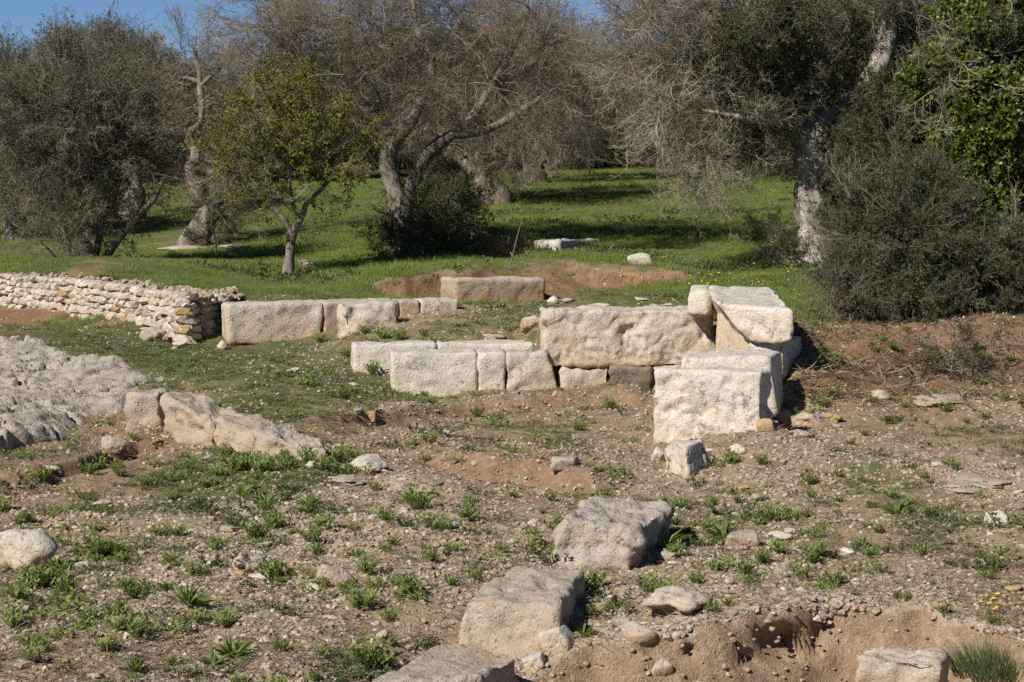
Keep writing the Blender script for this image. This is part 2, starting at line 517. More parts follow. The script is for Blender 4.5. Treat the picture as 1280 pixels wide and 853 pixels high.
def ztop(x, y):
    """ground without the fine relief"""
    z = zbase(x, y)
    p = np.column_stack((x, y, np.zeros_like(x)))
    near = (np.abs(x) < 14) & (y < 55) & (y > 8)
    zz, xx, yy, pp = z[near], x[near], y[near], p[near]
    wob = fbm(pp, 2.2, 3) * 0.35
    for E, h, w in BANKS:
        d = np.interp(xx, E[:, 0], E[:, 1]) - yy + wob * 0.8
        lat = sstep(E[0, 0] - 0.1, E[0, 0] + 0.5, xx) * sstep(E[-1, 0] + 0.1, E[-1, 0] - 0.5, xx)
        zz = zz - h * np.tanh(d / w) * np.exp(-(d / 1.1) ** 2) * lat
    d = np.interp(xx, PIT[:, 0], PIT[:, 1]) - yy + fbm(np.column_stack((xx, yy, xx * 0)), 1.4, 2) * 0.16
    dep = np.interp(xx, PIT[:, 0], PDEP)
    steep = 0.60 + 0.4 * sstep(4.2, 5.2, xx)
    p3 = np.column_stack((xx, yy * 1.6, xx * 0 + 7.0))
    face = sstep(-0.1, 0.1, d) * sstep(1.0, 0.5, d) * np.minimum(dep, 1)
    zz = zz + face * (fbm(p3, 2.6, 5, 0.6) * 0.12 - np.maximum(0, fbm(p3, 6.0, 3, 0.55, 8.0) - 0.1) * 0.22)
    zz = zz - dep * (0.75 * sstep(-0.06, 0.55, d / steep) + 0.25 * sstep(0.3, 1.2, d / steep)) + 0.06 * np.exp(-((d + 0.2) / 0.3) ** 2) * np.minimum(dep, 1)
    z[near] = zz
    return z


def gp(px, py):
    return _gp0(px, py, ztop)


# what grows or lies where: (pixel of the ground, green cover, pale grit, red earth)
MASK = [
 (50,342,.85,0,.1),(105,345,.45,.1,.7),(150,340,.9,0,.1),(160,350,.9,0,0),(300,350,.95,0,0),(420,355,.95,0,0),(540,330,1,0,0),(250,312,.6,.1,.4),(400,290,1,0,0),(600,262,1,0,0),(750,250,1,0,0),(900,250,1,0,0),
 (950,300,1,0,0),(985,350,1,0,0),(850,322,.9,0,.2),(720,330,.75,0,.3),(760,362,.55,.15,.5),(850,362,.7,.15,.3),(690,350,.3,.2,.8),(640,308,.8,0,.2),(640,330,.6,0,.4),(540,372,.75,.05,.2),(800,374,.85,.1,0),
 (640,392,.7,.2,0),(500,430,.6,.25,0),(600,410,.6,.25,.1),(540,394,.35,.5,.2),(20,230,.2,.3,.9),(180,262,.9,0,.1),(480,340,1,0,0),(300,372,.9,0,0),
 (100,402,.5,.1,.7),(40,388,.2,.2,.8),(150,425,.95,.1,0),(230,445,.95,.1,0),(330,460,.7,.2,0),(420,480,.8,.1,0),(350,500,.75,.1,0),(460,490,.85,.1,0),(60,412,.7,.2,.3),
 (500,525,.15,.55,.5),(640,530,.5,.3,.1),(700,512,.3,.4,.5),(760,504,.4,.4,.5),(620,562,.45,.4,.1),(700,560,.5,.3,.1),(560,585,.05,.5,.7),(640,598,.0,.4,.9),(720,605,0,.5,.7),(800,590,.15,.6,.3),
 (100,600,.4,.3,.4),(60,565,.5,.2,.2),(250,600,.85,.2,.1),(380,590,.8,.2,0),(480,605,.2,.8,0),(150,650,.5,.6,0),(300,660,.35,.9,0),(450,660,.2,.9,.1),(600,660,.15,.7,.2),(20,615,.05,.5,.6),
 (150,750,.4,.7,.1),(300,740,.3,.8,.1),(450,760,.4,.5,.2),(60,740,.6,.4,0),(100,830,.15,.4,.5),(300,820,.3,.4,.4),(540,700,.25,.6,.2),(560,760,.25,.5,.4),(170,555,.05,.3,.8),
 (900,650,.5,.5,0),(860,680,.65,.4,0),(950,600,.25,.6,.1),(1100,590,.6,.25,.1),(1230,600,.1,.9,0),(1000,570,.25,.4,.2),(1100,530,.4,.2,.2),(1250,540,.4,.2,.1),(1050,650,.4,.4,.2),
 (1150,640,.5,.3,.2),(1200,690,.35,.3,.4),(1000,690,.6,.35,.1),(1000,730,.45,.5,.3),(850,755,.0,1,.3),(760,790,0,.9,.4),(1000,752,0,.9,.3),(1150,740,.05,.6,.5),(1250,760,.1,.3,.5),
 (1100,460,.0,.25,.95),(1200,455,.0,.2,.9),(1030,470,.1,.25,.9),(1250,425,.3,.1,.6),(1100,425,.2,.1,.7),(1000,402,.7,.1,.3),(1010,512,.1,.6,.4),(1130,500,.2,.3,.6),(1230,505,.3,.3,.4),
 (1150,330,.4,0,.4),(900,820,0,.25,.8),(1050,830,0,.25,.8),(780,830,0,.35,.7),
]
_mp = np.array([_gp0(m[0], m[1], zbase) for m in MASK])
_mv = np.array([m[2:] for m in MASK])


def masks(x, y):
    out = np.zeros((len(x), 3))
    for i in range(0, len(x), 40000):
        s = slice(i, i + 40000)
        # the further up the slope, the wider each reading reaches along it
        d2 = (x[s, None] - _mp[None, :, 0]) ** 2 + ((y[s, None] - _mp[None, :, 1]) * 0.55) ** 2
        w = 1.0 / (d2 + 0.02) ** 1.7
        out[s] = (w @ _mv) / w.sum(1, keepdims=True)
    far = sstep(60, 75, y)[:, None]
    out = out * (1 - far) + np.array((0.95, 0.05, 0.05)) * far
    return out


_mx, _my = np.arange(-16, 16.01, 0.1), np.arange(12, 90, 0.1)
_MX, _MY = np.meshgrid(_mx, _my)
_MG = masks(_MX.ravel(), _MY.ravel()).reshape(*_MX.shape, 3)


def mlook(x, y):
    return np.column_stack([bil(_MG[:, :, k], -16, 12, 0.1, x, y) for k in range(3)])


def rough_amp(x, y):
    m = mlook(x, y)
    lawn = sstep(40, 43, y) * (m[:, 2] < 0.5)
    return 0.034 * (1 - 0.6 * lawn) + 0.02 * m[:, 1] + 0.055 * m[:, 2] * (y < 60)


def zfull(x, y):
    z = ztop(x, y)
    near = (np.abs(x) < 16) & (y > 10) & (y < 90)
    xx, yy = x[near], y[near]
    p = np.column_stack((xx, yy, z[near]))
    n = (np.abs(fbm(p, 0.8, 3, 0.6, 11.0)) * 2 - 0.5) * sstep(42, 36, yy) * 1.3 + fbm(p, 1.1, 2, 0.6) * 1.4 + fbm(p, 4.3, 3, 0.6, 5.0) * 0.9
    z[near] += rough_amp(xx, yy) * n
    return z


def grow(a, b, s, g):
    r = []
    while a < b:
        r.append(a)
        a += s
        s *= g
    r.append(b)
    return r


_xp = list(np.arange(0, 7.6, 0.042)) + list(np.arange(7.6, 13, 0.1)) + grow(13, 420, 0.3, 1.25)
gxs = np.array(sorted(set([-v for v in _xp] + _xp)))
gys = np.array([-v for v in grow(0.5, 200, 2, 1.5)][::-1] + list(np.arange(0, 12, 1.0)) + list(np.arange(12, 15.6, 0.2)) + list(np.arange(15.6, 17.5, 0.042)) + list(np.arange(17.5, 19.75, 0.013)) + list(np.arange(19.75, 34, 0.042)) + list(np.arange(34, 52, 0.085))
               + grow(52, 95, 0.2, 1.02) + grow(96, 500, 2, 1.15))
GX, GY = np.meshgrid(gxs, gys)
gx, gy = GX.ravel().copy(), GY.ravel().copy()
gz = zfull(gx, gy)
gy0 = gy.copy()
# overhung hollows scooped out of the pit face
for hx, hy, rx, rz, push in ((980, 812, 0.22, 0.10, 0.30), (1018, 800, 0.14, 0.08, 0.14), (862, 822, 0.07, 0.05, 0.15), (935, 826, 0.09, 0.06, 0.15)):
    c = _gp0(hx, hy, ztop)
    sel = np.nonzero((np.abs(gx - c[0]) < rx * 2.5) & (np.abs(gy - c[1]) < 0.8))[0]
    g = np.exp(-((gx[sel] - c[0]) / rx) ** 2 - ((ztop(gx[sel], gy[sel]) - c[2]) / rz) ** 2)
    gy[sel] = gy[sel] + push * g
NX, NY = len(gxs), len(gys)
idx = np.arange(NX * NY).reshape(NY, NX)
F = np.stack((idx[:-1, :-1], idx[:-1, 1:], idx[1:, 1:], idx[1:, :-1]), -1).reshape(-1, 4)
ground_me = mesh_np('ground', np.column_stack((gx, gy, gz)), F, [M['ground']])
mm = mlook(gx, gy0)
far = (np.abs(gx) > 16) | (gy > 89) | (gy < 12)
mm[far] = (0.9, 0.05, 0.1)
# the pit face and floor are bare earth
dpit = np.interp(gx, PIT[:, 0], PIT[:, 1]) - gy0 + fbm(np.column_stack((gx, gy0, gx * 0)), 1.4, 2) * 0.16
inp = (dpit > 0.0) & (gx > PIT[0, 0]) & (gx < 4.3)
mm[inp] = (0.0, 0.03, 0.80)
rim = (dpit > -0.6 + 0.5 * fbm(np.column_stack((gx, gy, gz)), 1.5, 2)) & (dpit <= 0.0 + 0.1 * fbm(np.column_stack((gx, gy, gz)), 3.0, 2)) & (gx > PIT[0, 0]) & (gx < 4.0)
mm[rim] = (0.0, 0.95, 0.25)
# cut faces of the banks show bare earth, dark and damp in two of them
humus = np.zeros(len(gx))
wob_ = fbm(np.column_stack((gx, gy, gx * 0)), 2.2, 3) * 0.28
for bi, (E, h, w) in enumerate(BANKS):
    d = np.interp(gx, E[:, 0], E[:, 1]) - gy0 + wob_
    on = (sstep(-0.16, -0.02, d) * sstep(0.50, 0.20, d) if bi != 6 else sstep(-.5, 0, d) * sstep(1.2, .6, d)) * (gx > E[0, 0]) * (gx < E[-1, 0])
    on = on[:, None]
    mm = mm * (1 - on) + np.array((0.0, 0.35 if bi in (3, 4, 5) else 0.15, 0.9 if bi < 3 or bi == 6 else 0.55)) * on
    if bi in (2, 3):
        humus = np.minimum(humus, -on[:, 0])
    if bi in (0, 1, 6):
        humus = np.maximum(humus, on[:, 0] * (0.9 if bi < 2 else 0.35))
humus[inp] = -1.0
mm = np.column_stack((mm, humus))
for k, nme in enumerate(('cover', 'pale', 'red', 'humus')):
    at = ground_me.attributes.new(nme, 'FLOAT', 'POINT')
    at.data.foreach_set('value', mm[:, k].astype(np.float32))
tag(link('ground', ground_me), 'stony earth slope with grass and weeds', None, None, 'structure')


def zg(x, y):
    return float(zfull(np.array([float(x)]), np.array([float(y)]))[0])


def gpf(px, py):
    q = gp(px, py)
    q[2] = zg(q[0], q[1])
    return q

# ------------------------------------------------------------------ stone builders


def hexblock(name, label, cat, F4, B4, mat, res=0.045, rnd=0.05, amp=0.012, chip=0.03, sink=0.15, group=None, seed=0, fine=0.008, facet=1.0, scallop=0.35, off=(0, 0, 0)):
    """rough hewn block from its front corners (TL TR BR BL) and back corners, all world points"""
    F4, B4 = [np.array(a, float) for a in F4], [np.array(a, float) for a in B4]
    for c in (F4[2], F4[3], B4[2], B4[3]):
        c[2] -= sink
    W = (np.linalg.norm(F4[1] - F4[0]) + np.linalg.norm(F4[2] - F4[3])) / 2
    H = (np.linalg.norm(F4[3] - F4[0]) + np.linalg.norm(F4[2] - F4[1])) / 2
    D = (np.linalg.norm(B4[0] - F4[0]) + np.linalg.norm(B4[1] - F4[1])) / 2
    n = [max(4, int(round(v / res))) for v in (W, D, H)]
    vid, V, Fs = {}, [], []

    def vert(i, j, k):
        key = (i, j, k)
        if key not in vid:
            vid[key] = len(V)
            V.append(key)
        return vid[key]
    for a in range(n[0]):
        for b in range(n[2]):
            for j, fl in ((0, 0), (n[1], 1)):
                q = [vert(a, j, b), vert(a + 1, j, b), vert(a + 1, j, b + 1), vert(a, j, b + 1)]
                Fs.append(q[::-1] if fl else q)
    for a in range(n[0]):
        for b in range(n[1]):
            for k, fl in ((0, 1), (n[2], 0)):
                q = [vert(a, b, k), vert(a + 1, b, k), vert(a + 1, b + 1, k), vert(a, b + 1, k)]
                Fs.append(q[::-1] if fl else q)
    for a in range(n[1]):
        for b in range(n[2]):
            for i, fl in ((0, 1), (n[0], 0)):
                q = [vert(i, a, b), vert(i, a + 1, b), vert(i, a + 1, b + 1), vert(i, a, b + 1)]
                Fs.append(q[::-1] if fl else q)
    dim = np.array((W, D, H))
    q = np.array(V, float) / np.array(n, float) * dim
    nz = fbm(q + seed * 7.7, 2.3, 3)
    r = rnd * 0.62 * (1.0 + 1.9 * np.clip(nz, -0.5, 0.9))
    r = np.minimum(np.maximum(r, 0.008), dim.min() * 0.48)[:, None]
    inner = np.clip(q, r, dim - r)
    dv = q - inner
    ln = np.linalg.norm(dv, axis=1, keepdims=True) + 1e-9
    nor = dv / ln
    q = inner + nor * np.minimum(ln, r)
    u = q / dim
    a, b, c = u[:, 0:1], u[:, 1:2], u[:, 2:3]
    f = (F4[3] * (1 - a) + F4[2] * a) * (1 - c) + (F4[0] * (1 - a) + F4[1] * a) * c
    k = (B4[3] * (1 - a) + B4[2] * a) * (1 - c) + (B4[0] * (1 - a) + B4[1] * a) * c
    w = f * (1 - b) + k * b
    ex, ey, ez = (F4[1] - F4[0]), (B4[0] - F4[0]), (F4[0] - F4[3])
    ex, ey, ez = ex / np.linalg.norm(ex), ey / np.linalg.norm(ey), ez / np.linalg.norm(ez)
    wn_ = nor[:, 0:1] * ex + nor[:, 1:2] * ey + nor[:, 2:3] * ez
    s = w + seed * 3.1
    big = fbm(s, 1.7, 2) * amp * 2.2
    med = fbm(s, 6.0, 4, 0.6, 3.0) * amp * 1.3
    ch = np.maximum(0, fbm(s, 3.2, 3, 0.5, 9.0) - 0.12) * chip * 2.2
    fn = fbm(s, 15.0, 3, 0.6, 5.0) * fine
    # straight flake scars and hollows of the pick
    # scalloped flake scars with sharp arrises
    rs = np.random.default_rng(900 + seed)
    ns = max(8, int((W * H + W * D + H * D) * 26 * facet))
    sd_ = rs.uniform(0, 1, (ns, 3)) * dim
    st_ = np.array((1.0, 1.0, 1.0))
    sh = np.column_stack((q[:, 0] + 0.5 * q[:, 2], q[:, 1], q[:, 2] * 1.3))
    ss = np.column_stack((sd_[:, 0] + 0.5 * sd_[:, 2], sd_[:, 1], sd_[:, 2] * 1.3))
    sh = sh + np.column_stack([fbm(s, 3.0, 2, 0.5, 31.0 + 9 * k_) for k_ in range(3)]) * 0.12
    f1 = np.full(len(q), 9.0)
    cid = np.zeros(len(q), int)
    for k_ in range(ns):
        dd_ = np.linalg.norm(sh - ss[k_], axis=1)
        cl = dd_ < f1
        f1[cl] = dd_[cl]
        cid[cl] = k_
    lev = rs.uniform(-1, 1, ns)[cid]
    scal = (f1 * 0.16 + lev * 0.35 * amp / 0.02 * 0.012) * scallop
    fl = np.abs(fbm(s, 2.6, 2, 0.5, 14.0))
    scar = np.maximum(0, 0.10 - fl) * chip * 2.0
    w = w + wn_ * (big + med - ch - scar + fn + scal)[:, None]
    # coping falls away where the stone is broken: nothing here stays perfectly straight
    w[:, 2] += fbm(s * np.array((1, 1, 0.0)) + 0.5, 0.9, 2) * amp * 1.6 * np.clip(c[:, 0], 0, 1)
    me = mesh_np(name, w, np.array(Fs), [mat])
    o = link(name, me)
    tag(o, label, cat, group)
    return o


def block(name, label, fr, YL, YR, thick, mat, **kw):
    """fr: photo pixels of the front face TL TR BR BL"""
    tl, tr, br, bl = fr
    Fp = [P(*tl, YL), P(*tr, YR), P(*br, YR), P(*bl, YL)]
    e = Fp[1] - Fp[0]
    nrm = np.array((-e[1], e[0], 0)) / math.hypot(e[0], e[1]) * thick
    return hexblock(name, label, kw.pop('cat', 'stone block'), Fp, [p + nrm for p in Fp], mat, **kw)


def ico(sub):
    import bmesh
    bm = bmesh.new()
    bmesh.ops.create_icosphere(bm, subdivisions=sub, radius=1.0)
    V = np.array([v.co[:] for v in bm.verts])
    Fa = np.array([[v.index for v in f.verts] for f in bm.faces])
    bm.free()
    return V, Fa


ICO = {s: ico(s) for s in (1, 2, 3, 4)}


def rock_verts(sub, seed, planes=11, soft=0.12, rough=0.04, boxy=0.0):
    r = np.random.default_rng(seed)
    V, Fa = ICO[sub]
    N = r.normal(size=(planes, 3))
    N /= np.linalg.norm(N, axis=1, keepdims=True)
    d = r.uniform(0.62, 0.95, planes)
    if boxy:
        ax = np.concatenate((np.eye(3), -np.eye(3))) + r.normal(size=(6, 3)) * 0.14
        ax /= np.linalg.norm(ax, axis=1, keepdims=True)
        N = np.concatenate((N, ax))
        d = np.concatenate((d + boxy * 0.25, r.uniform(0.58, 0.68, 6)))
    c = V @ N.T
    t = d[None] / np.maximum(c, 1e-3)
    rad = -soft * np.log(np.sum(np.exp(-np.minimum(t, 6) / soft), axis=1))
    rad = np.clip(rad, 0.3, 1.15)
    w = V * rad[:, None]
    w = w + V * (fbm(w + seed * 1.37, 2.4, 4, 0.55) * rough * 2)[:, None]
    lo, hi = w.min(0), w.max(0)
    return (w - (lo + hi) / 2) / (hi - lo), Fa          # fits a unit cube


def rock(name, label, cat, px, py, w, h, mat, depth=None, seed=0, yaw=None, sub=4, boxy=0.0, rough=0.05, tilt=0.0, bury=0.2, group=None, planes=11):
    """px, py: pixel of the middle of its foot; w, h: size in photo pixels"""
    g = gpf(px, py)
    s = g[1] / FPX
    W, H = w * s, h * s
    D = depth if depth else W * 0.75
    g[1] += D * 0.4
    V, Fa = rock_verts(sub, seed, planes, 0.07, rough, boxy)
    V = V * np.array((W, D, H * (1 + bury)))
    if tilt:
        c, sn = math.cos(tilt), math.sin(tilt)
        V = np.column_stack((V[:, 0] * c - V[:, 2] * sn, V[:, 1], V[:, 0] * sn + V[:, 2] * c))
    V[:, 2] += H * (1 + bury) / 2 - H * bury
    o = link(name, mesh_np(name, V, Fa, [mat]), None, tuple(g))
    return tag(o, label, cat, group)

# ------------------------------------------------------------------ bedrock shelf on the left
BR = np.array([_gp0(a, b, zbase)[:2] for a, b in ((-160,585),(-80,580),(0,567),(62,556),(112,540),(160,520),(196,506),(222,486),(226,470),(190,452),(120,440),(60,428),(0,422),(-160,415))])


def poly_sd(x, y, Q):
    d = np.full(len(x), 1e9)
    ins = np.zeros(len(x), bool)
    for i in range(len(Q)):
        a, b = Q[i], Q[(i + 1) % len(Q)]
        e = b - a
        t = np.clip(((x - a[0]) * e[0] + (y - a[1]) * e[1]) / (e @ e), 0, 1)
        d = np.minimum(d, np.hypot(x - a[0] - t * e[0], y - a[1] - t * e[1]))
        c = ((a[1] > y) != (b[1] > y)) & (x < (b[0] - a[0]) * (y - a[1]) / (b[1] - a[1] + 1e-12) + a[0])
        ins ^= c
    return np.where(ins, d, -d)


bx = np.arange(BR[:, 0].min() - 0.4, BR[:, 0].max() + 0.4, 0.04)
by = np.arange(BR[:, 1].min() - 0.4, BR[:, 1].max() + 0.4, 0.04)
BX, BY = [a.ravel() for a in np.meshgrid(bx, by)]
z0 = ztop(BX, BY)
pp = np.column_stack((BX, BY, z0))
sd = poly_sd(BX, BY, BR) + fbm(pp, 0.9, 4, 0.6) * 0.75 + 0.12
fr_ = np.clip((BY - BR[:, 1].min()) / (BR[:, 1].max() - BR[:, 1].min()), 0, 1)
lft = 1 - sstep(-6.4, -4.9, BX)
H = (0.02 + 0.20 * lft) * (1 - sstep(0.10, 0.6, fr_)) + 0.035
rot_ = np.column_stack((pp[:, 0] * 0.83 + pp[:, 1] * 0.55, -pp[:, 0] * 0.55 + pp[:, 1] * 0.83, pp[:, 2]))
# thin beds tilted across the shelf, broken by cracks; soil and grass lie in the hollows
wv = rot_[:, 1] + fbm(rot_, 0.6, 3) * 1.1
stepv = wv * 1.5
led = (np.floor(stepv) + sstep(0.0, 0.12, stepv - np.floor(stepv)) - stepv) * 0.085
broad = fbm(rot_ * np.array((0.5, 1.0, 1)), 0.55, 2, 0.5, 4.0) * 0.12
rid = -np.abs(fbm(rot_ * np.array((0.55, 1.5, 1)), 1.8, 5, 0.7, 4.0)) * 0.09 + 0.03
crackb = sstep(0.035, 0.0, np.abs(fbm(rot_, 0.9, 4, 0.55, 21.0))) * 0.20
pitsb = np.maximum(0, fbm(rot_ * np.array((0.7, 1.2, 1)), 6.5, 3, 0.65, 8.0) - 0.04) * 0.085
stp = np.clip(lft * (1 - sstep(0.25, 0.5, fr_)), 0, 1)
edge_ = sstep(-0.02, 0.22, sd) * stp + sstep(-0.1, 0.9, sd) * (1 - stp)
hh = H + led + broad + rid + fbm(pp, 10.0, 4, 0.75, 2.0) * 0.065 - pitsb - crackb
zz = z0 - 0.35 + edge_ * (0.33 + np.maximum(hh, -0.06))
nx, ny = len(bx), len(by)
ii = np.arange(nx * ny).reshape(ny, nx)
Fq = np.stack((ii[:-1, :-1], ii[:-1, 1:], ii[1:, 1:], ii[1:, :-1]), -1).reshape(-1, 4)
keep = (sd > -0.35)[Fq].any(1)
used, inv = np.unique(Fq[keep], return_inverse=True)
tag(link('bedrock_shelf', mesh_np('bedrock_shelf', np.column_stack((BX, BY, zz))[used], inv.reshape(-1, 4), [M['rockgrey']])),
    'grey weathered bedrock shelf with pitted ledges', None, None, 'structure')

# ------------------------------------------------------------------ the ruin: ashlar blocks
block('ashlar_block', 'long white-grey block beside the end of the dry stone wall, undercut along its foot', ((284,381),(403,378.5),(403,430),(285,431)), 37.7, 38.15, 0.75, M['lime'], seed=1, rnd=0.06, amp=0.016, sink=0)
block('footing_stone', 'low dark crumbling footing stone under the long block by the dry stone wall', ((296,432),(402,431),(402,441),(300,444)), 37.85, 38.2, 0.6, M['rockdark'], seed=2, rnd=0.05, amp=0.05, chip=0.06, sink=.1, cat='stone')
block('ashlar_block', 'tan block with a diagonal scar, right of the long undercut block', ((405,378),(470,377),(470,429),(405,429)), 38.16, 38.42, 0.7, M['limetan'], seed=3, rnd=0.035)
block('ashlar_block', 'narrow tan block half hidden behind the broken-faced stone', ((471.5,377),(498,376.8),(498,424),(471.5,424)), 38.43, 38.54, 0.7, M['limetan'], seed=4, rnd=0.03)
block('ashlar_block', 'small square tan block next to the low grassed-over end of its row', ((499.5,376.8),(525,376.5),(525,420),(499.5,420)), 38.55, 38.65, 0.7, M['limetan'], seed=5, rnd=0.03)
block('ashlar_block', 'almost buried block end running up to the isolated squared block', ((526.5,376),(573,375.5),(573,410),(526.5,410)), 38.66, 38.85, 0.6, M['lime'], seed=6, rnd=0.03)
block('ashlar_block', 'broken-faced whitish stone leaning against the tan block row', ((430,381),(495,380),(497,418),(429,422)), 37.4, 37.65, 0.5, M['lime'], seed=7, rnd=0.09, amp=0.045, chip=0.06)
block('ashlar_block', 'isolated squared block in front of the dark earth bank', ((570,350),(681,349),(682,377),(570,379)), 41.0, 41.7, 0.8, M['limetan'], seed=8, rnd=0.06, amp=0.02)

block('ashlar_block', 'long low pale block at the free end of the rear low row', ((442,431),(545,430),(545,474),(442,474)), 33.6, 33.75, 0.55, M['limewhite'], seed=9, rnd=0.04, amp=0.012)
block('ashlar_block', 'flat-topped block of the rear low row, seen over the split front blocks', ((547,429.5),(667,430),(667,470),(547,470)), 33.76, 33.85, 0.55, M['limewhite'], seed=10, rnd=0.035)
block('ashlar_block', 'last small block of the rear low row, tucked against the big rough slab', ((669,430),(690,430.5),(690,470),(669,470)), 33.86, 33.9, 0.5, M['limewhite'], seed=11, rnd=0.03)
block('ashlar_block', 'front pale block with a slanting crack, at the free end of the front row', ((489,442),(596,441),(597,494),(491,496)), 32.5, 32.6, 0.6, M['limewhite'], seed=12, rnd=0.045, amp=0.016, chip=0.05)
block('ashlar_block', 'narrow upright pale block between two wider front blocks', ((598,441.5),(632,441),(631,493),(598,493)), 32.58, 32.62, 0.6, M['limewhite'], seed=13, rnd=0.045, amp=0.018, chip=0.05)
block('ashlar_block', 'pale block with worn foot, partly under the big rough slab', ((634,441),(682,441),(708,494),(634,494)), 32.6, 32.68, 0.5, M['lime'], seed=14, rnd=0.05, amp=0.025, chip=0.07)
block('ashlar_block', 'broken light stone directly under the big rough slab', ((702,459),(762,459),(761,488),(702,490)), 32.75, 32.8, 0.6, M['lime'], seed=15, rnd=0.06, amp=0.03, chip=0.08)
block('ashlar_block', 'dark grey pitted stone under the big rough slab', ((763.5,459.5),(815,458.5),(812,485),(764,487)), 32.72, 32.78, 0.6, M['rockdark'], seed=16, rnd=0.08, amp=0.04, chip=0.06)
block('ashlar_block', 'tan stone under the right part of the big rough slab', ((817,459),(896,459),(896,492),(815,492)), 32.82, 32.85, 0.6, M['limetan'], seed=17, rnd=0.05, amp=0.025)
block('ashlar_block', 'big rough slab standing on a lower course of broken stones', ((679,389.5),(893,388.5),(897,457.5),(680,457.5)), 32.75, 32.9, 0.62, M["lime"], seed=18, rnd=0.055, amp=0.022, chip=0.10, fine=.014, facet=.8, scallop=.55, res=.026, sink=0)
block('ashlar_block', 'thin slab showing just behind the top of the big rough slab', ((736,381.5),(842,381),(842,400),(736,400)), 34.2, 34.4, 0.7, M['limewhite'], seed=19, rnd=0.04)

block('ashlar_block', 'tall white squared block with a shadowed side, foremost of the ruin', ((818,463.5),(951,467),(951,543),(818,563)), 28.25, 27.8, 0.6, M['limewhite'], seed=20, rnd=0.065, amp=0.02, chip=0.09, res=0.028, fine=.01, facet=.8, scallop=.5)
hexblock('ashlar_block', 'white block half hidden behind the tall squared block', 'stone block',
         [P(852,447,29.9), P(962,447,29.5), P(970,505,29.5), P(852,505,29.9)], [P(858,440,30.8), P(978,438,30.4), P(980,497,30.4), P(858,500,30.8)], M['limewhite'], seed=21, rnd=0.05, amp=0.016)
hexblock('ashlar_block', 'smooth tan upright panel recessed under the capstone', 'stone block',
         [P(897,392,31.9), P(938,400,31.1), P(940,450,31.1), P(893,450,31.9)], [P(905,392,32.2), P(950,396,31.5), P(950,450,31.5), P(905,450,32.2)], M['limepanel'], seed=22, rnd=0.02, amp=0.006, chip=0.01)
block('ashlar_block', 'pale block carrying the near end of the capstone', ((936,427),(978,427),(978,462),(932,462)), 30.95, 30.75, 0.9, M['limewhite'], seed=23, rnd=0.04)
hexblock('ashlar_block', 'hidden bearing block beneath the far end of the capstone', 'stone block',
         [P(955,402,32.2), P(985,402,32.0), P(985,450,32.0), P(955,450,32.2)], [P(940,398,33.2), P(975,398,33.2), P(975,450,33.2), P(940,450,33.2)], M['limewhite'], seed=24, rnd=0.04)
hexblock('capstone', 'rounded knob-like end stone at the capstone, above the big rough slab', 'stone block',
         [P(859,361,32.5), P(888,359,32.3), P(889,399,32.3), P(860,398,32.5)], [P(866,357,33.2), P(898,356,33.1), P(898,392,33.1), P(866,392,33.2)], M['limewhite'], seed=25, rnd=0.20, amp=0.015, sink=0)
hexblock('capstone', 'large sloping capstone overhanging the recessed tan panel', 'stone block',
         [P(894,377,31.0), P(991,388,30.5), P(992,428,30.5), P(940,431,30.8)], [P(881,355.5,33.2), P(964,360,32.9), P(968,400,32.9), P(886,393,33.2)], M['limewhite'], seed=27, rnd=0.085, amp=0.02, chip=0.08, sink=0, res=0.03, fine=.01)

# long weathered rock ledge in three lengths
hexblock('weathered_block', 'upper length of the long weathered rock ledge, with a rounded head', 'rock',
         [P(201,496,27.2), P(266,522,26.6), P(270,553,26.5), P(203,536,27.1)], [P(222,488,28.0), P(290,513,27.3), P(292,545,27.3), P(222,520,28.0)], M['rockpale'], seed=31, scallop=.9, facet=1.3, fine=.026, rnd=0.11, amp=0.035, chip=0.08, res=.03)
hexblock('weathered_block', 'middle length of the long weathered rock ledge', 'rock',
         [P(262,521,26.62), P(322,541,26.05), P(322,563,26.0), P(264,553,26.5)], [P(287,512,27.3), P(345,531,26.7), P(345,550,26.7), P(288,540,27.3)], M['rockpale'], seed=32, scallop=.9, facet=1.3, fine=.026, rnd=0.09, amp=0.04, chip=0.10, res=.03)
hexblock('weathered_block', 'low pitted tail of the long weathered rock ledge', 'rock',
         [P(317,541,26.0), P(406,561,25.35), P(412,571,25.3), P(318,566,25.9)], [P(340,531,26.7), P(400,552,25.9), P(402,562,25.9), P(342,552,26.7)], M['rockgrey'], seed=33, scallop=.9, facet=1.3, fine=.03, rnd=0.09, amp=0.055, chip=0.11, res=.03)
# stepping line of foreground blocks
hexblock('foreground_slab', 'flat squared slab cut by the bottom of the picture', 'stone block',
         [P(462,856,16.75), P(600,846,16.9), P(602,900,16.9), P(462,905,16.75)], [P(553,802,18.4), P(647,822,17.85), P(647,880,17.85), P(553,860,18.4)], M['rockpale'], seed=34, fine=.026, rnd=0.035, amp=0.018, chip=0.04, res=0.03)
hexblock('foreground_block', 'squarish tan-faced block with a deep shadow side, above the flat slab', 'stone block',
         [P(582,752,18.6), P(700,750,18.5), P(686,815,18.35), P(574,803,18.5)], [P(638,711,19.9), P(729,715,19.8), P(727,770,19.8), P(638,770,19.9)], M['rockpale'], seed=35, scallop=.9, facet=1.3, fine=.026, rnd=0.06, amp=0.03, chip=0.06, res=0.03)
hexblock('foreground_block', 'large pitted rock block sloping towards its broken foot', 'stone block',
         [P(703,648,21.0), P(803,664,20.9), P(792,706,20.75), P(678,710,20.9)], [P(740,614,22.5), P(836,629,22.2), P(834,670,22.2), P(740,660,22.5)], M['rockgrey'], seed=36, scallop=.9, facet=1.3, fine=.026, rnd=0.075, amp=0.06, chip=0.12, res=0.03)
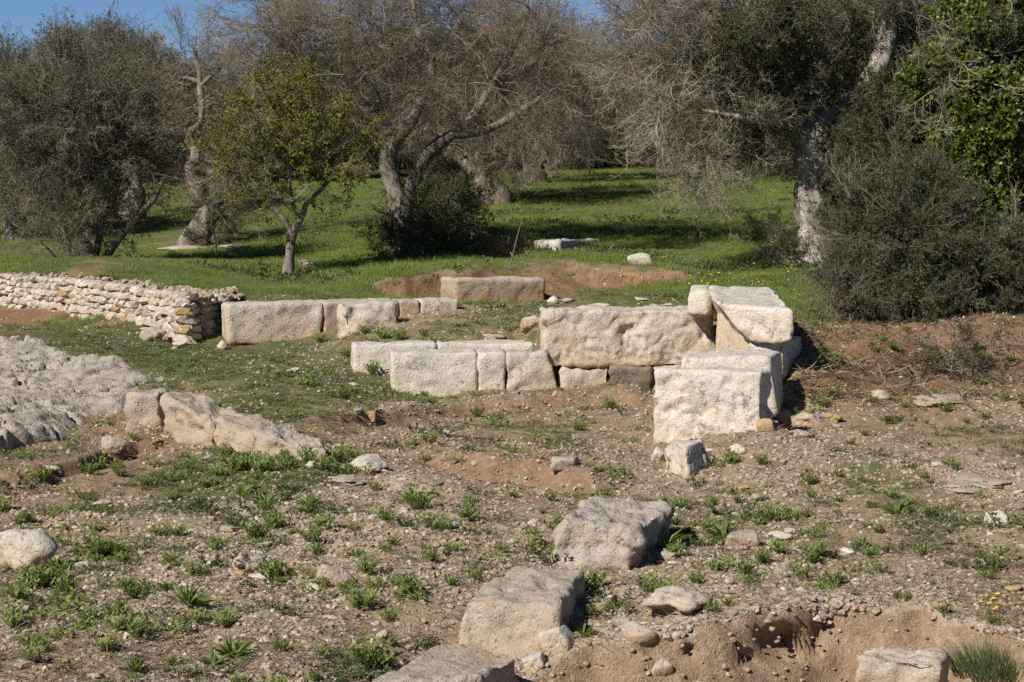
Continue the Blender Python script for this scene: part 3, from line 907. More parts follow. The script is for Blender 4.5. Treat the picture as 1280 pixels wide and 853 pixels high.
hexblock('fallen_stone', 'small faceted grey-white stone leaning in front of the tall white block', 'rock',
         [P(831,566,26.3), P(856,563,25.9), P(864,611,25.7), P(825,611,26.1)], [P(852,549,26.7), P(878,553,26.4), P(894,590,26.4), P(842,590,26.9)], M['lime'], seed=37, rnd=0.05, amp=0.05, chip=0.12, res=0.022, scallop=.9, facet=1.5)
hexblock('pit_block', 'pale pitted block sunk in the floor of the pit', 'stone block',
         [P(1070,822,17.6), P(1178,830,17.5), P(1180,880,17.5), P(1070,880,17.6)], [P(1080,815,18.1), P(1180,820,18.0), P(1180,870,18.0), P(1080,870,18.1)], M['limetan'], seed=38, fine=.026, rnd=0.07, amp=0.03, chip=0.06, res=0.03)
block('weathered_block', 'short rounded rock beside the head of the long ledge', ((157,492),(198,489),(199,524),(157,526)), 27.9, 27.8, 0.5, M['rockgrey'], seed=39, fine=.026, rnd=0.1, amp=0.05, cat='rock')
block('far_block', 'light-faced squared block at the far end of the trench', ((668,303),(700,302),(700,325),(668,325)), 49.3, 49.0, 0.9, M['limewhite'], seed=40, rnd=0.05, amp=0.03)
block('far_slab', 'flat grey slab behind the far trench block', ((702,302),(752,300),(752,312),(702,314)), 49.6, 51.0, 1.6, M['lime'], seed=41, rnd=0.05, amp=0.03)

# ------------------------------------------------------------------ dry stone retaining wall, every stone its own part
wall = thing('dry_stone_wall', 'dry stone retaining wall of pale rubble below the lawn', 'stone wall', tuple(P(228, 430, 37.8)))
WL = np.array([P(*p) for p in ((-80,378,44.6),(0,385,43.0),(100,403,41.0),(180,419,39.2),(229,431,37.75))])
WT = np.array([P(*p) for p in ((-80,345,44.7),(0,348.5,43.1),(100,357,41.1),(180,368,39.3),(229,375,37.85))])
EL = np.array([P(*p) for p in ((229,431,37.75),(294,410,39.3))])
ET = np.array([P(*p) for p in ((229,375,37.85),(294,366,39.35))])


def along(A, s):
    seg = np.linalg.norm(np.diff(A, axis=0), axis=1)
    c = np.concatenate(([0], np.cumsum(seg)))
    s = np.clip(s, 0, 1) * c[-1]
    return np.array([np.interp(s, c, A[:, k]) for k in range(3)])


w0 = np.array(wall.location)
core_V, core_F = [], []


def core(A, T, back, n):
    b = len(core_V)
    for i in range(n + 1):
        lo, hi = along(A, i / n), along(T, i / n)
        core_V.extend([lo + back * 0.10 + (0, 0, -0.2) - w0, hi + back * 0.12 + (0, 0, -0.06) - w0, hi + back * 1.3 + (0, 0, -0.03) - w0, lo + back * 1.3 + (0, 0, -0.3) - w0])
    for i in range(n):
        for k in range(4):
            a, c = b + i * 4 + k, b + i * 4 + (k + 1) % 4
            core_F.append((a, a + 4, c + 4, c))


dl = WL[-1] - WL[1]
nb1 = np.array((-dl[1], dl[0], 0)) / math.hypot(dl[0], dl[1])
if nb1[0] < 0: nb1 = -nb1
de = EL[1] - EL[0]
nb2 = np.array((-de[1], de[0], 0)) / math.hypot(de[0], de[1])
if nb2[1] < 0: nb2 = -nb2
nbk = np.array((-0.15, 0.98, 0))
core(WL, WT, nbk, 24)
core(EL, ET, nbk, 8)
link('wall_core', mesh_np('wall_core', core_V, core_F, [M['rockdark']], False), wall)
STONES = []
for k in range(10):
    V, Fa = rock_verts(2, 200 + k, 9, 0.03, 0.03, 0.5)
    STONES.append(V)
st_me = {}
for nm in ('rubble', 'ochre', 'lime', 'limewhite'):
    st_me[nm] = [mesh_np('wall_stone', V, ICO[2][1], [M[nm]], False) for V in STONES]
n_st = 0


def wall_stone(c, w, d, h, yaw, tilt, mat='rubble'):
    global n_st
    o = link('stone', st_me[mat][pyr.randrange(10)], wall)
    o.location = Vector(c - w0)
    o.scale = (w, d, h)
    o.rotation_euler = (pyr.uniform(-.12, .12), tilt, yaw)
    n_st += 1


def lay(A, T, nb, rows, dens, smin, u0=0.0):
    L = np.linalg.norm(np.diff(A, axis=0), axis=1).sum()
    rr = pyr.uniform
    v = 0.0
    while v < 0.98:
        hrow = rr(0.8, 1.25) / rows * (1.25 if v < .3 else 0.9)
        u = u0 + rr(-0.02, 0)
        while u < 1.0:
            lo, hi = along(A, u), along(T, u)
            hh_ = (hi - lo)[2]
            h = hrow * hh_
            w = h * rr(0.65, 1.9) * dens
            if v < .35 and pyr.random() < .25:
                w *= 1.25
            uu = min(u + w / L / 2, 1.0 - 0.2 * w / L)
            c = along(A, uu) * (1 - v - hrow / 2) + along(T, uu) * (v + hrow / 2)
            e = along(A, min(uu + .02, 1)) - along(A, max(uu - .02, 0))
            yaw = math.atan2(e[1], e[0])
            c = c + nb * rr(0.05, 0.13) + np.array((0, 0, rr(-.02, .02)))
            mt = pyr.choices(('rubble', 'lime', 'limewhite', 'ochre'), (6, 3, 1.5, 0.25))[0]
            wall_stone(c, w * 1.18, rr(.24, .36), h * rr(1.15, 1.45), yaw + rr(-.15, .15), rr(-.2, .2), mt)
            u += w / L
        v += hrow


lay(WL, WT, nb1, 5.8, 1.3, 0.1)
# the squared end turned to the right: long flat stones in five courses
for vr, items in ((0.10, ((.20, .34, .2), (.49, .13, .19), (.68, .25, .14))), (0.30, ((.19, .32, .16), (.50, .22, .2), (.70, .13, .13))), (0.48, ((.17, .22, .12), (.36, .13, .15), (.58, .34, .16), (.88, .26, .2))),
                  (0.67, ((.17, .32, .16), (.50, .28, .17), (.82, .32, .18))), (0.84, ((.16, .20, .12), (.45, .30, .12), (.80, .36, .16)))):
    for u, w, h in items:
        c = along(EL, u) * (1 - vr) + along(ET, u) * vr + nb2 * 0.10
        wall_stone(c, w * 1.75, 0.36, h * 0.98, math.atan2(de[1], de[0]), pyr.uniform(-.06, .06), pyr.choice(('rubble', 'rubble', 'lime')))
for vv in (0.12, .34, .55, .75, .92):
    c = EL[0] * (1 - vv) + ET[0] * vv + nb1 * 0.1 + nb2 * 0.08
    wall_stone(c, 0.32, 0.30, 0.19, pyr.uniform(-.2, .2), 0, 'ochre' if vv in (.34, .75) else 'rubble')


# ------------------------------------------------------------------ foliage and twig sprays (source meshes, scattered by node groups)


class MB:
    def __init__(s):
        s.V, s.F, s.mi = [], [], []

    def cone(s, pts, rs, n=3, mi=0, cap=False):
        """tapered tube along pts"""
        b = len(s.V)
        ref = Vector((0.31, 0.77, 0.55))
        for i, p in enumerate(pts):
            d = (Vector(pts[min(i + 1, len(pts) - 1)]) - Vector(pts[max(i - 1, 0)])).normalized()
            u = d.cross(ref)
            if u.length < 1e-3:
                u = d.cross(Vector((1, 0, 0)))
            u.normalize()
            v = d.cross(u)
            for k in range(n):
                a = 2 * math.pi * k / n
                s.V.append(Vector(p) + (u * math.cos(a) + v * math.sin(a)) * rs[i])
        for i in range(len(pts) - 1):
            for k in range(n):
                s.F.append((b + i * n + k, b + i * n + (k + 1) % n, b + (i + 1) * n + (k + 1) % n, b + (i + 1) * n + k))
                s.mi.append(mi)

    def leaf(s, p, d, nrm, L, W, mi=0, fold=0.0, bend=0.0):
        p, d = Vector(p), Vector(d).normalized()
        u = d.cross(Vector(nrm))
        if u.length < 1e-3:
            u = d.cross(Vector((0.3, 0.9, 0.2)))
        u.normalize()
        n = u.cross(d)
        b = len(s.V)
        m = p + d * L * 0.5 + n * bend * L
        s.V += [p, m + u * W * 0.5 + n * fold * W, p + d * L - n * bend * L * 0.6, m - u * W * 0.5 + n * fold * W]
        s.F += [(b, b + 1, b + 2), (b, b + 2, b + 3)]
        s.mi += [mi, mi]

    def mesh(s, name, mats, smooth=False):
        return mesh_np(name, s.V, s.F, mats, smooth, s.mi)


def rvec(r):
    while True:
        v = Vector((r.uniform(-1, 1), r.uniform(-1, 1), r.uniform(-1, 1)))
        if 0.05 < v.length < 1:
            return v.normalized()


def wander(r, p, d, L, n, wob, lift=0.0):
    pts = [Vector(p)]
    d = Vector(d).normalized()
    for _ in range(n):
        d = (d + rvec(r) * wob + Vector((0, 0, lift))).normalized()
        pts.append(pts[-1] + d * (L / n))
    return pts, d


def spray(name, seed, mats, L=0.9, sides=9, sub=3, r0=0.007, leaves=0, leaf=(0.06, 0.018), droop=0.0, spread=0.75, leaf_mi=1, alt=None):
    """one bough end: a stem with side shoots, finer shoots and leaves"""
    r = random.Random(seed)
    mb = MB()
    main, _ = wander(r, (0, 0, 0), (0, 0, 1), L, 4, 0.22, -droop)
    mb.cone(main, [r0, r0 * .85, r0 * .7, r0 * .5, r0 * .25])
    shoots = [(main, 1.0)]
    for i in range(sides):
        t = 0.15 + 0.85 * (i + r.random()) / sides
        k = min(int(t * 4), 3)
        p = main[k].lerp(main[k + 1], t * 4 - k)
        ax = (main[k + 1] - main[k]).normalized()
        d = (ax * 0.8 + rvec(r) * spread).normalized()
        sl = L * r.uniform(0.25, 0.55) * (1.15 - 0.5 * t)
        q, _ = wander(r, p, d, sl, 3, 0.3, -droop)
        mb.cone(q, [r0 * .55, r0 * .45, r0 * .35, r0 * .18])
        shoots.append((q, 0.6))
        for j in range(sub):
            tt = r.uniform(0.2, 1.0) * 3
            kk = min(int(tt), 2)
            pp_ = q[kk].lerp(q[kk + 1], tt - kk)
            dd = ((q[kk + 1] - q[kk]).normalized() + rvec(r) * 0.8).normalized()
            q2, _ = wander(r, pp_, dd, sl * r.uniform(0.3, 0.7), 2, 0.3, -droop)
            mb.cone(q2, [r0 * .34, r0 * .28, r0 * .14])
            shoots.append((q2, 0.8))
    for _ in range(leaves):
        q, wgt = r.choice(shoots)
        t = r.uniform(0.15, 1.0) * (len(q) - 1)
        k = min(int(t), len(q) - 2)
        p = q[k].lerp(q[k + 1], t - k)
        ax = (q[k + 1] - q[k]).normalized()
        mi = leaf_mi
        if alt and r.random() < alt[1]:
            mi = alt[0]
        mb.leaf(p, ax * 0.6 + rvec(r) * 0.9, rvec(r) + Vector((0, 0, .5)), leaf[0] * r.uniform(.7, 1.3), leaf[1] * r.uniform(.8, 1.2), mi, 0.15)
    return mb.mesh(name, mats)


HOLD = {}


def unlinked(me):
    o = bpy.data.objects.new(me.name, me)
    return o


def scatter_group(name, meshes):
    ng = bpy.data.node_groups.new(name, 'GeometryNodeTree')
    ng.interface.new_socket('Geometry', in_out='INPUT', socket_type='NodeSocketGeometry')
    ng.interface.new_socket('Geometry', in_out='OUTPUT', socket_type='NodeSocketGeometry')
    N, Lk = ng.nodes, ng.links
    gi, go = N.new('NodeGroupInput'), N.new('NodeGroupOutput')
    jn = N.new('GeometryNodeJoinGeometry')
    for me in meshes:
        oi = N.new('GeometryNodeObjectInfo')
        oi.inputs['Object'].default_value = unlinked(me)
        oi.inputs['As Instance'].default_value = False
        g2 = N.new('GeometryNodeGeometryToInstance')
        Lk.new(oi.outputs['Geometry'], g2.inputs[0])
        Lk.new(g2.outputs[0], jn.inputs[0])
    ip = N.new('GeometryNodeInstanceOnPoints')
    ip.inputs['Pick Instance'].default_value = True

    def at(nm, ty):
        a = N.new('GeometryNodeInputNamedAttribute')
        a.data_type = ty
        a.inputs['Name'].default_value = nm
        return [s for s in a.outputs if s.enabled][0]
    e2r = N.new('FunctionNodeEulerToRotation')
    Lk.new(at('rot', 'FLOAT_VECTOR'), e2r.inputs[0])
    Lk.new(gi.outputs[0], ip.inputs['Points'])
    Lk.new(jn.outputs[0], ip.inputs['Instance'])
    Lk.new(e2r.outputs[0], ip.inputs['Rotation'])
    Lk.new(at('scl', 'FLOAT_VECTOR'), ip.inputs['Scale'])
    Lk.new(at('pick', 'INT'), ip.inputs['Instance Index'])
    Lk.new(ip.outputs[0], go.inputs[0])
    return ng


def scatter(name, ng, nvar, pos, rot, scl, parent=None, kind='stuff', seed=0):
    me = bpy.data.meshes.new(name)
    n = len(pos)
    me.vertices.add(n)
    me.vertices.foreach_set('co', np.asarray(pos, np.float32).ravel())
    a = me.attributes.new('rot', 'FLOAT_VECTOR', 'POINT')
    a.data.foreach_set('vector', np.asarray(rot, np.float32).ravel())
    scl = np.asarray(scl, np.float32)
    if scl.ndim == 1:
        scl = np.repeat(scl[:, None], 3, 1)
    a = me.attributes.new('scl', 'FLOAT_VECTOR', 'POINT')
    a.data.foreach_set('vector', scl.ravel())
    a = me.attributes.new('pick', 'INT', 'POINT')
    a.data.foreach_set('value', np.random.default_rng(seed + n).integers(0, nvar, n).astype(np.int32))
    o = link(name, me, parent)
    md = o.modifiers.new('scatter', 'NODES')
    md.node_group = ng
    o['kind'] = kind
    return o


T, TP = M['twig'], M['twigpale']
KINDS = {
    'bare': [spray('bare_spray', 300 + i, [T], 0.95, 11, 4, 0.0075) for i in range(3)] + [spray('bare_spray', 310, [TP], 0.95, 10, 4, 0.0075)],
    'brush': [spray('brush_spray', 320 + i, [TP, M['lichen']], 0.9, 10, 4, 0.008, 14, (0.04, 0.02), 0.10, 0.9) for i in range(3)],
    'whip': [spray('upright_spray', 330 + i, [T, M['olive']], 1.2, 7, 2, 0.008, 22, (0.055, 0.016), -0.10, 0.45) for i in range(3)],
    'olive': [spray('olive_spray', 340 + i, [T, M['olive']], 0.75, 10, 3, 0.007, 150, (0.06, 0.017), 0.03) for i in range(3)],
    'sparse': [spray('thin_olive_spray', 350 + i, [T, M['olive']], 0.9, 11, 4, 0.007, 55, (0.058, 0.016), 0.02) for i in range(3)],
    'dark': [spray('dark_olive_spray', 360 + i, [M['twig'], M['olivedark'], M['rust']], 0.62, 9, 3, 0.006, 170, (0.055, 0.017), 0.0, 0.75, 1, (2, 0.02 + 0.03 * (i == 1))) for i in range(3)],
    'yellow': [spray('yellow_leaf_spray', 370 + i, [T, M['yellowleaf'], M['weeddark']], 0.6, 9, 2, 0.006, 85, (0.062, 0.040), 0.0, 0.8, 1, (2, 0.3)) for i in range(3)],
    'ivy': [spray('ivy_spray', 380 + i, [M['barkdark'], M['ivy'], M['weeddark']], 0.45, 7, 2, 0.006, 75, (0.085, 0.075), 0.05, 0.9, 1, (2, 0.18)) for i in range(3)],
    'far': [spray('far_spray', 395 + i, [M['barkdark']], 0.95, 10, 4, 0.008) for i in range(2)] + [spray('far_spray', 398, [T], .95, 10, 4, .008)],
    'budded': [spray('lichen_twig_spray', 390 + i, [T, M['lichen']], 0.9, 11, 3, 0.007, 26, (0.05, 0.025), 0.0) for i in range(3)],
}
GROUPS = {k: scatter_group(k + '_scatter', v) for k, v in KINDS.items()}


def eul(d, r):
    q = Vector(d).to_track_quat('Z', 'Y') @ Quaternion((0, 0, 1), r.uniform(0, 6.283))
    return q.to_euler()[:]


def tube_np(mb, pts, rs, n, mi=0):
    mb.cone(pts, rs, n, mi)


def smooth_path(pts, rs, per):
    """Catmull-Rom through limb points"""
    out, ro = [], []
    Pn = [np.array(p) for p in pts]
    for i in range(len(Pn) - 1):
        p0, p1, p2, p3 = Pn[max(i - 1, 0)], Pn[i], Pn[i + 1], Pn[min(i + 2, len(Pn) - 1)]
        for k in range(per):
            t = k / per
            out.append(0.5 * ((2 * p1) + (-p0 + p2) * t + (2 * p0 - 5 * p1 + 4 * p2 - p3) * t * t + (-p0 + 3 * p1 - 3 * p2 + p3) * t ** 3))
            ro.append(rs[i] * (1 - t) + rs[i + 1] * t)
    out.append(Pn[-1])
    ro.append(rs[-1])
    return out, ro


def tree(name, label, cat, base, limbs, envs, bark='bark', branchmat='bark', seed=1, group=None, gnarl=0.25, sides=14, flare=1.5, tipr=0.010, sprout=True, tname='trunk'):
    """base (px, py, Y). limbs: lists of (px, py, dY, r). envs: (px, py, dY, rx, ry, depth, branches, {spray kind: count}, scale, up-bias, part name)"""
    r = random.Random(seed)
    bp = P(*base)
    bp[2] = zg(bp[0], bp[1])
    Y = base[2]
    m = Y / FPX
    root = thing(name, label, cat, tuple(bp), group)
    nodes, parent, rad, expl = [], [], [], []
    tb = MB()
    shift = bp - P(*base)
    for li, lb in enumerate(limbs):
        pts = [P(a, b, Y + c) + shift - bp for a, b, c, _ in lb]
        rs = [q[3] for q in lb]
        if li == 0 and flare:
            pts = [pts[0] - np.array((0, 0, 0.35))] + [pts[0] + np.array((0, 0, 0.05))] + pts[1:]
            rs = [rs[0] * flare * 1.15, rs[0] * flare] + rs[1:]
        pts, rs = smooth_path(pts, rs, 5)
        # gnarl: the limb's axis wanders a little
        arr = np.array(pts)
        w = np.column_stack([fbm(arr + seed * 3.3 + 20 * k, 1.6, 3) for k in range(3)]) * np.array(rs)[:, None] * gnarl * 1.6
        w[0] = 0
        arr = arr + w
        b0 = len(tb.V)
        tb.cone(arr, rs, sides if rs[0] > 0.07 else 8)
        prev = None
        if li and nodes:
            prev = int(np.argmin(np.linalg.norm(np.array(nodes) - arr[0], axis=1)))
        for p, q in zip(arr, rs):
            nodes.append(p)
            parent.append(prev)
            rad.append(q)
            expl.append(True)
            prev = len(nodes) - 1
    V = np.array([v[:] for v in tb.V])
    if len(V):
        # ridged bark: push along the direction away from the limb axis
        cen = np.array(nodes)
        nn = np.array([cen[np.argmin(((cen - v) ** 2).sum(1))] for v in V])
        dv = V - nn
        ln = np.linalg.norm(dv, axis=1, keepdims=True) + 1e-6
        k = fbm(V * np.array((1, 1, 0.35)) + seed, 5.0, 4, 0.6) * gnarl * 1.7 + fbm(V + seed, 2.0, 2) * gnarl
        V = V + dv * np.clip(k, -0.45, 0.6)[:, None] * np.minimum(1, ln / 0.05)
        link(tname, mesh_np(tname, V, tb.F, [M[bark]]), root)
    br = MB()
    parts = {}
    for (ex, ey, dY, rx, ry, dep, nb, sp, scl, up, pname) in envs:
        c = P(ex, ey, Y + dY) + shift - bp
        R = np.array((rx * m, dep, ry * m))
        tg = []
        while len(tg) < nb:
            v = rvec(r)
            q = c + np.array(v) * R * (r.random() ** 0.45)
            if q[2] > 0.15:
                tg.append(q)
        if nodes and len(nodes):
            arr = np.array(nodes)
            tg.sort(key=lambda t: np.min(np.linalg.norm(arr - t, axis=1)))
        cand = []
        for t in tg:
            arr = np.array(nodes)
            d = t - arr
            L = np.linalg.norm(d, axis=1)
            cost = L * (1 + 0.35 * (d[:, 2] < 0.1 * L)) + 0.02 * np.arange(len(arr)) / len(arr)
            i = int(np.argmin(cost))
            if L[i] < 0.12:
                continue
            p0 = arr[i]
            pr = parent[i]
            tan = (arr[i] - arr[pr]) if pr is not None else np.array((0, 0, 1.0))
            tan = tan / (np.linalg.norm(tan) + 1e-6)
            mid = p0 + (tan * 0.5 + np.array((0, 0, 0.35)) * (up > -0.2)) * L[i] * 0.45 + np.array(rvec(r)) * L[i] * 0.1
            n = max(3, int(L[i] / 0.22))
            prev = i
            chain = []
            for k in range(1, n + 1):
                s = k / n
                q = p0 * (1 - s) ** 2 + mid * 2 * s * (1 - s) + t * s * s + np.array(rvec(r)) * 0.035
                nodes.append(q)
                parent.append(prev)
                rad.append(0.0)
                expl.append(False)
                prev = len(nodes) - 1
                chain.append(prev)
            cand.append(chain)
        flat = [x for ch in cand for x in ch[len(ch) // 3:]]
        if not flat:
            flat = list(range(len(nodes)))
        for kd, cnt in sp.items():
            L_ = parts.setdefault((pname, kd), [[], [], []])
            for _ in range(cnt):
                if r.random() < 0.8:
                    i = r.choice(flat)
                    p = nodes[i] + np.array(rvec(r)) * r.uniform(0, .22)
                    pr = parent[i] if parent[i] is not None else i
                    d = nodes[i] - nodes[pr]
                    d = d / (np.linalg.norm(d) + 1e-6)
                else:
                    p = c + np.array(rvec(r)) * R * (r.random() ** 0.4)
                    d = np.array((0, 0, 0.3))
                o = (p - c) / R
                o = o / (np.linalg.norm(o) + 1e-6)
                d = d * 0.55 + o * 0.55 + np.array(rvec(r)) * 0.65 + np.array((0, 0, up))
                if p[2] < 0.05:
                    p[2] = 0.05
                L_[0].append(p)
                L_[1].append(eul(d, r))
                L_[2].append(scl * r.uniform(.65, 1.25))
    # pipe-model thickness of the grown branches
    acc = np.zeros(len(nodes))
    kids = np.zeros(len(nodes), int)
    for i in range(len(nodes) - 1, -1, -1):
        if expl[i]:
            continue
        acc[i] = max(acc[i], tipr ** 2)
        p = parent[i]
        kids[p] += 1
        if not expl[p]:
            acc[p] += acc[i] * (1.0 if kids[p] > 1 else 1.04)
    rr_ = np.where(expl, rad, np.minimum(np.sqrt(acc) * 0.9, 0.13))
    done = set()
    child = {}
    for i in range(len(nodes)):
        if not expl[i]:
            child.setdefault(parent[i], []).append(i)
    for i in range(len(nodes)):
        for cidx in child.get(i, []):
            if cidx in done:
                continue
            if not expl[i] and child[i][0] == cidx and i in done:
                continue
            ch = [i, cidx]
            done.add(cidx)
            while child.get(ch[-1]):
                nx_ = child[ch[-1]][0]
                done.add(nx_)
                ch.append(nx_)
            rs = [float(rr_[k]) for k in ch]
            rs[0] = min(rs[0], rs[1] * 1.15)
            br.cone([nodes[k] for k in ch], rs, 5 if rs[0] > 0.02 else 4)
    if br.V:
        link('branches', mesh_np('branches', br.V, br.F, [M[branchmat]]), root)['kind'] = 'stuff'
    for (pname, kd), (a, b, s) in parts.items():
        scatter(pname, GROUPS[kd], len(KINDS[kd]), a, b, s, root, 'stuff', seed)
    return root

# ------------------------------------------------------------------ the olive grove
tree('olive_tree', 'old olive with a forked trunk, bare twiggy crown and a dark skirt of shoots', 'tree', (508, 326, 48.5),
     [[(510,328,0,.27),(505,290,0,.25),(502,262,0,.24),(494,238,0,.20),(485,208,-.1,.18),(491,182,0,.17),(478,160,.1,.15),(450,138,0,.13),(405,118,-.2,.10),(372,70,-.3,.07),(345,20,-.3,.05)],
      [(500,262,0,.2),(518,232,.1,.17),(532,206,.1,.15),(548,188,.2,.14),(585,160,.3,.11),(612,118,.4,.08),(640,70,.4,.06),(662,20,.4,.04)],
      [(490,184,0,.14),(512,165,-.2,.13),(528,130,-.3,.11),(540,90,-.3,.09),(520,40,-.3,.06),(515,-20,-.3,.04)],
      [(478,162,.1,.12),(470,130,.4,.10),(445,85,.6,.07),(430,30,.6,.05)],
      [(560,178,.2,.10),(610,168,.3,.09),(660,140,.3,.07),(705,110,.2,.05)]],
     [(440,60,0,125,120,2.6,60,{'bare':430,'budded':120},1.0,.15,'twigs'),
      (590,50,.2,130,120,2.6,60,{'bare':460,'budded':80},1.0,.15,'twigs'),
      (680,110,.3,70,80,2.0,26,{'bare':240},1.0,-.1,'twigs'),
      (520,120,.9,110,50,1.4,22,{'bare':110,'whip':40},.9,.4,'twigs'),
      (360,60,-.2,70,70,1.8,24,{'bare':170,'budded':90},1.0,.1,'twigs'),
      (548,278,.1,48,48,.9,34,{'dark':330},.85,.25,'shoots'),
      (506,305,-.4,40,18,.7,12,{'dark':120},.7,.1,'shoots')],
     seed=3)
tree('dead_olive', 'half-dead olive with a twisted hollow trunk and bare top', 'tree', (246, 305, 55.5),
     [[(243,305,0,.36),(254,285,0,.27),(259,262,.1,.22),(248,236,0,.19),(240,212,0,.17),(246,190,0,.16),(236,170,0,.13),(250,150,0,.11),(251,118,.1,.085),(249,90,.1,.06),(244,60,.1,.035)],
      [(238,172,0,.11),(222,158,-.1,.09),(205,148,-.1,.06),(196,138,-.1,.04)],
      [(251,105,.1,.07),(262,95,0,.05),(276,84,-.1,.03)],[(250,100,.1,.06),(238,97,.1,.05),(224,95,.1,.03)],
      [(258,215,.1,.10),(276,208,.2,.07),(290,205,.3,.04)]],
     [(240,72,0,42,56,1.2,22,{'bare':110},.8,.4,'twigs'),(225,170,0,48,60,1.3,20,{'bare':120},.9,.1,'twigs'),(270,235,.2,30,50,.9,14,{'bare':90,'dark':40},.8,.2,'twigs'),
      (264,288,.1,22,20,.5,6,{'dark':60},.7,.2,'shoots')], bark='bark', seed=5, gnarl=.4, flare=1.15)
tree('olive_tree', 'bushy grey-green olive with several thin stems from the ground', 'tree', (112, 329, 48.5),
     [[(112,330,0,.10),(108,290,0,.08),(100,240,.1,.07),(88,170,.2,.05),(75,110,.2,.03)],
      [(92,330,.1,.08),(78,290,.1,.07),(55,240,.2,.05),(30,180,.2,.03)],[(130,330,.1,.09),(150,300,0,.09),(172,272,-.1,.08),(192,252,-.1,.06),(205,225,-.1,.04)],
      [(118,330,.2,.08),(128,280,.3,.07),(140,210,.4,.05),(150,130,.4,.03)],[(70,325,-.2,.03),(45,300,-.3,.025),(15,282,-.4,.015)]],
     [(100,135,.3,84,66,1.8,50,{'olive':260,'sparse':210},1.0,.3,'crown'),(45,195,.2,70,80,1.6,36,{'olive':120,'sparse':170},1.0,.15,'crown'),
      (155,175,.2,52,80,1.4,34,{'sparse':190,'bare':50},1.0,.2,'crown'),(105,258,0,60,50,1.1,30,{'sparse':140,'olive':80},.85,.2,'crown'),(60,290,-.3,50,34,.8,10,{'bare':50,'sparse':40},.8,0,'crown')],
     flare=1.1, seed=7, branchmat='bark')
tree('olive_tree', 'dusky olive standing behind the bushy many-stemmed olive, cropped at the picture edge', 'tree', (20, 300, 60),
     [[(20,300,0,.25),(18,250,0,.2),(25,190,0,.15),(40,120,0,.1),(50,60,0,.05)],[(22,210,0,.12),(-10,150,0,.1),(-30,90,0,.05)]],
     [(30,125,0,75,58,2.2,40,{'olive':230,'sparse':220},1.1,.3,'crown'),(-40,150,0,70,70,2.2,30,{'olive':150,'sparse':170},1.1,.2,'crown'),(20,190,0,90,60,1.8,20,{'sparse':190,'bare':60},1.1,.1,'crown')], seed=9)
tree('olive_tree', 'leafy olive rising between the bushy olive and the half-dead one', 'tree', (165, 285, 66),
     [[(165,285,0,.28),(168,240,0,.2),(160,180,0,.16),(150,110,0,.1),(140,60,0,.05)],[(162,190,0,.12),(190,140,.2,.09),(205,90,.3,.05)]],
     [(140,105,0,65,44,2.2,36,{'olive':260,'sparse':160},1.15,.35,'crown'),(195,140,.2,50,56,2.0,26,{'sparse':200,'bare':140},1.15,.2,'crown')], seed=11)
tree('pear_tree', 'small tree with yellowing leaves and a clean forked trunk on the lawn', 'tree', (362, 347, 45),
     [[(361,348,0,.125),(362,325,0,.105),(364,300,0,.105),(366,290,0,.11)],[(365,292,0,.075),(354,275,-.1,.06),(342,262,-.1,.05),(336,240,-.1,.045),(331,205,-.2,.03),(325,170,-.2,.018)],
      [(366,292,0,.08),(377,272,0,.065),(384,255,.1,.055),(402,238,.1,.045),(420,212,.2,.03),(432,180,.2,.018)],[(372,270,0,.05),(364,250,.1,.045),(362,215,.1,.035),(366,165,.1,.02)]],
     [(350,150,0,58,40,1.1,22,{'yellow':105,'bare':16},.9,.25,'crown'),(405,200,.1,46,50,1.0,22,{'yellow':100,'bare':16},.9,.15,'crown'),(318,200,-.1,44,52,1.0,20,{'yellow':64,'bare':20},.9,.1,'crown'),
      (365,225,0,66,34,1.0,14,{'yellow':26,'bare':30},.85,.1,'crown'),(280,178,-.1,24,20,.5,8,{'yellow':24},.8,.1,'crown'),(372,112,.1,26,20,.5,8,{'yellow':34},.8,.4,'crown'),(440,165,.2,20,18,.5,6,{'yellow':20},.8,.2,'crown')], bark='bark', branchmat='barkdark', flare=1.25, seed=13, gnarl=.15)
tree('olive_tree', 'stout olive with a short cracked brown trunk behind the forked one', 'tree', (610, 243, 64),
     [[(612,244,0,.52),(606,222,0,.42),(600,205,0,.36),(585,192,0,.26),(570,178,.1,.18),(548,150,.1,.1)],[(604,206,.1,.3),(622,190,.2,.25),(640,160,.2,.18),(650,110,.2,.1)],[(598,200,0,.2),(604,160,-.2,.16),(600,100,-.2,.08)]],
     [(610,95,0,110,85,2.8,50,{'bare':520,'sparse':90},1.3,.2,'twigs'),(660,150,.2,60,55,2.0,16,{'bare':170},1.2,-.2,'twigs')], bark='barkorange', seed=15, gnarl=.18, flare=1.15)
tree('olive_tree', 'dark-trunked olive at the back of the lawn, right of the stout one', 'tree', (668, 230, 74),
     [[(668,231,0,.42),(670,210,0,.34),(672,192,0,.34),(664,175,0,.24),(650,140,0,.16)],[(676,195,.1,.28),(684,172,.1,.2),(700,130,.1,.12)]],
     [(690,100,0,85,80,2.6,44,{'bare':420,'sparse':100},1.35,.2,'twigs'),(730,150,.2,40,50,1.8,12,{'bare':110},1.2,-.2,'twigs')], bark='barkdark', branchmat='barkdark', seed=17, gnarl=.2, flare=1.15)
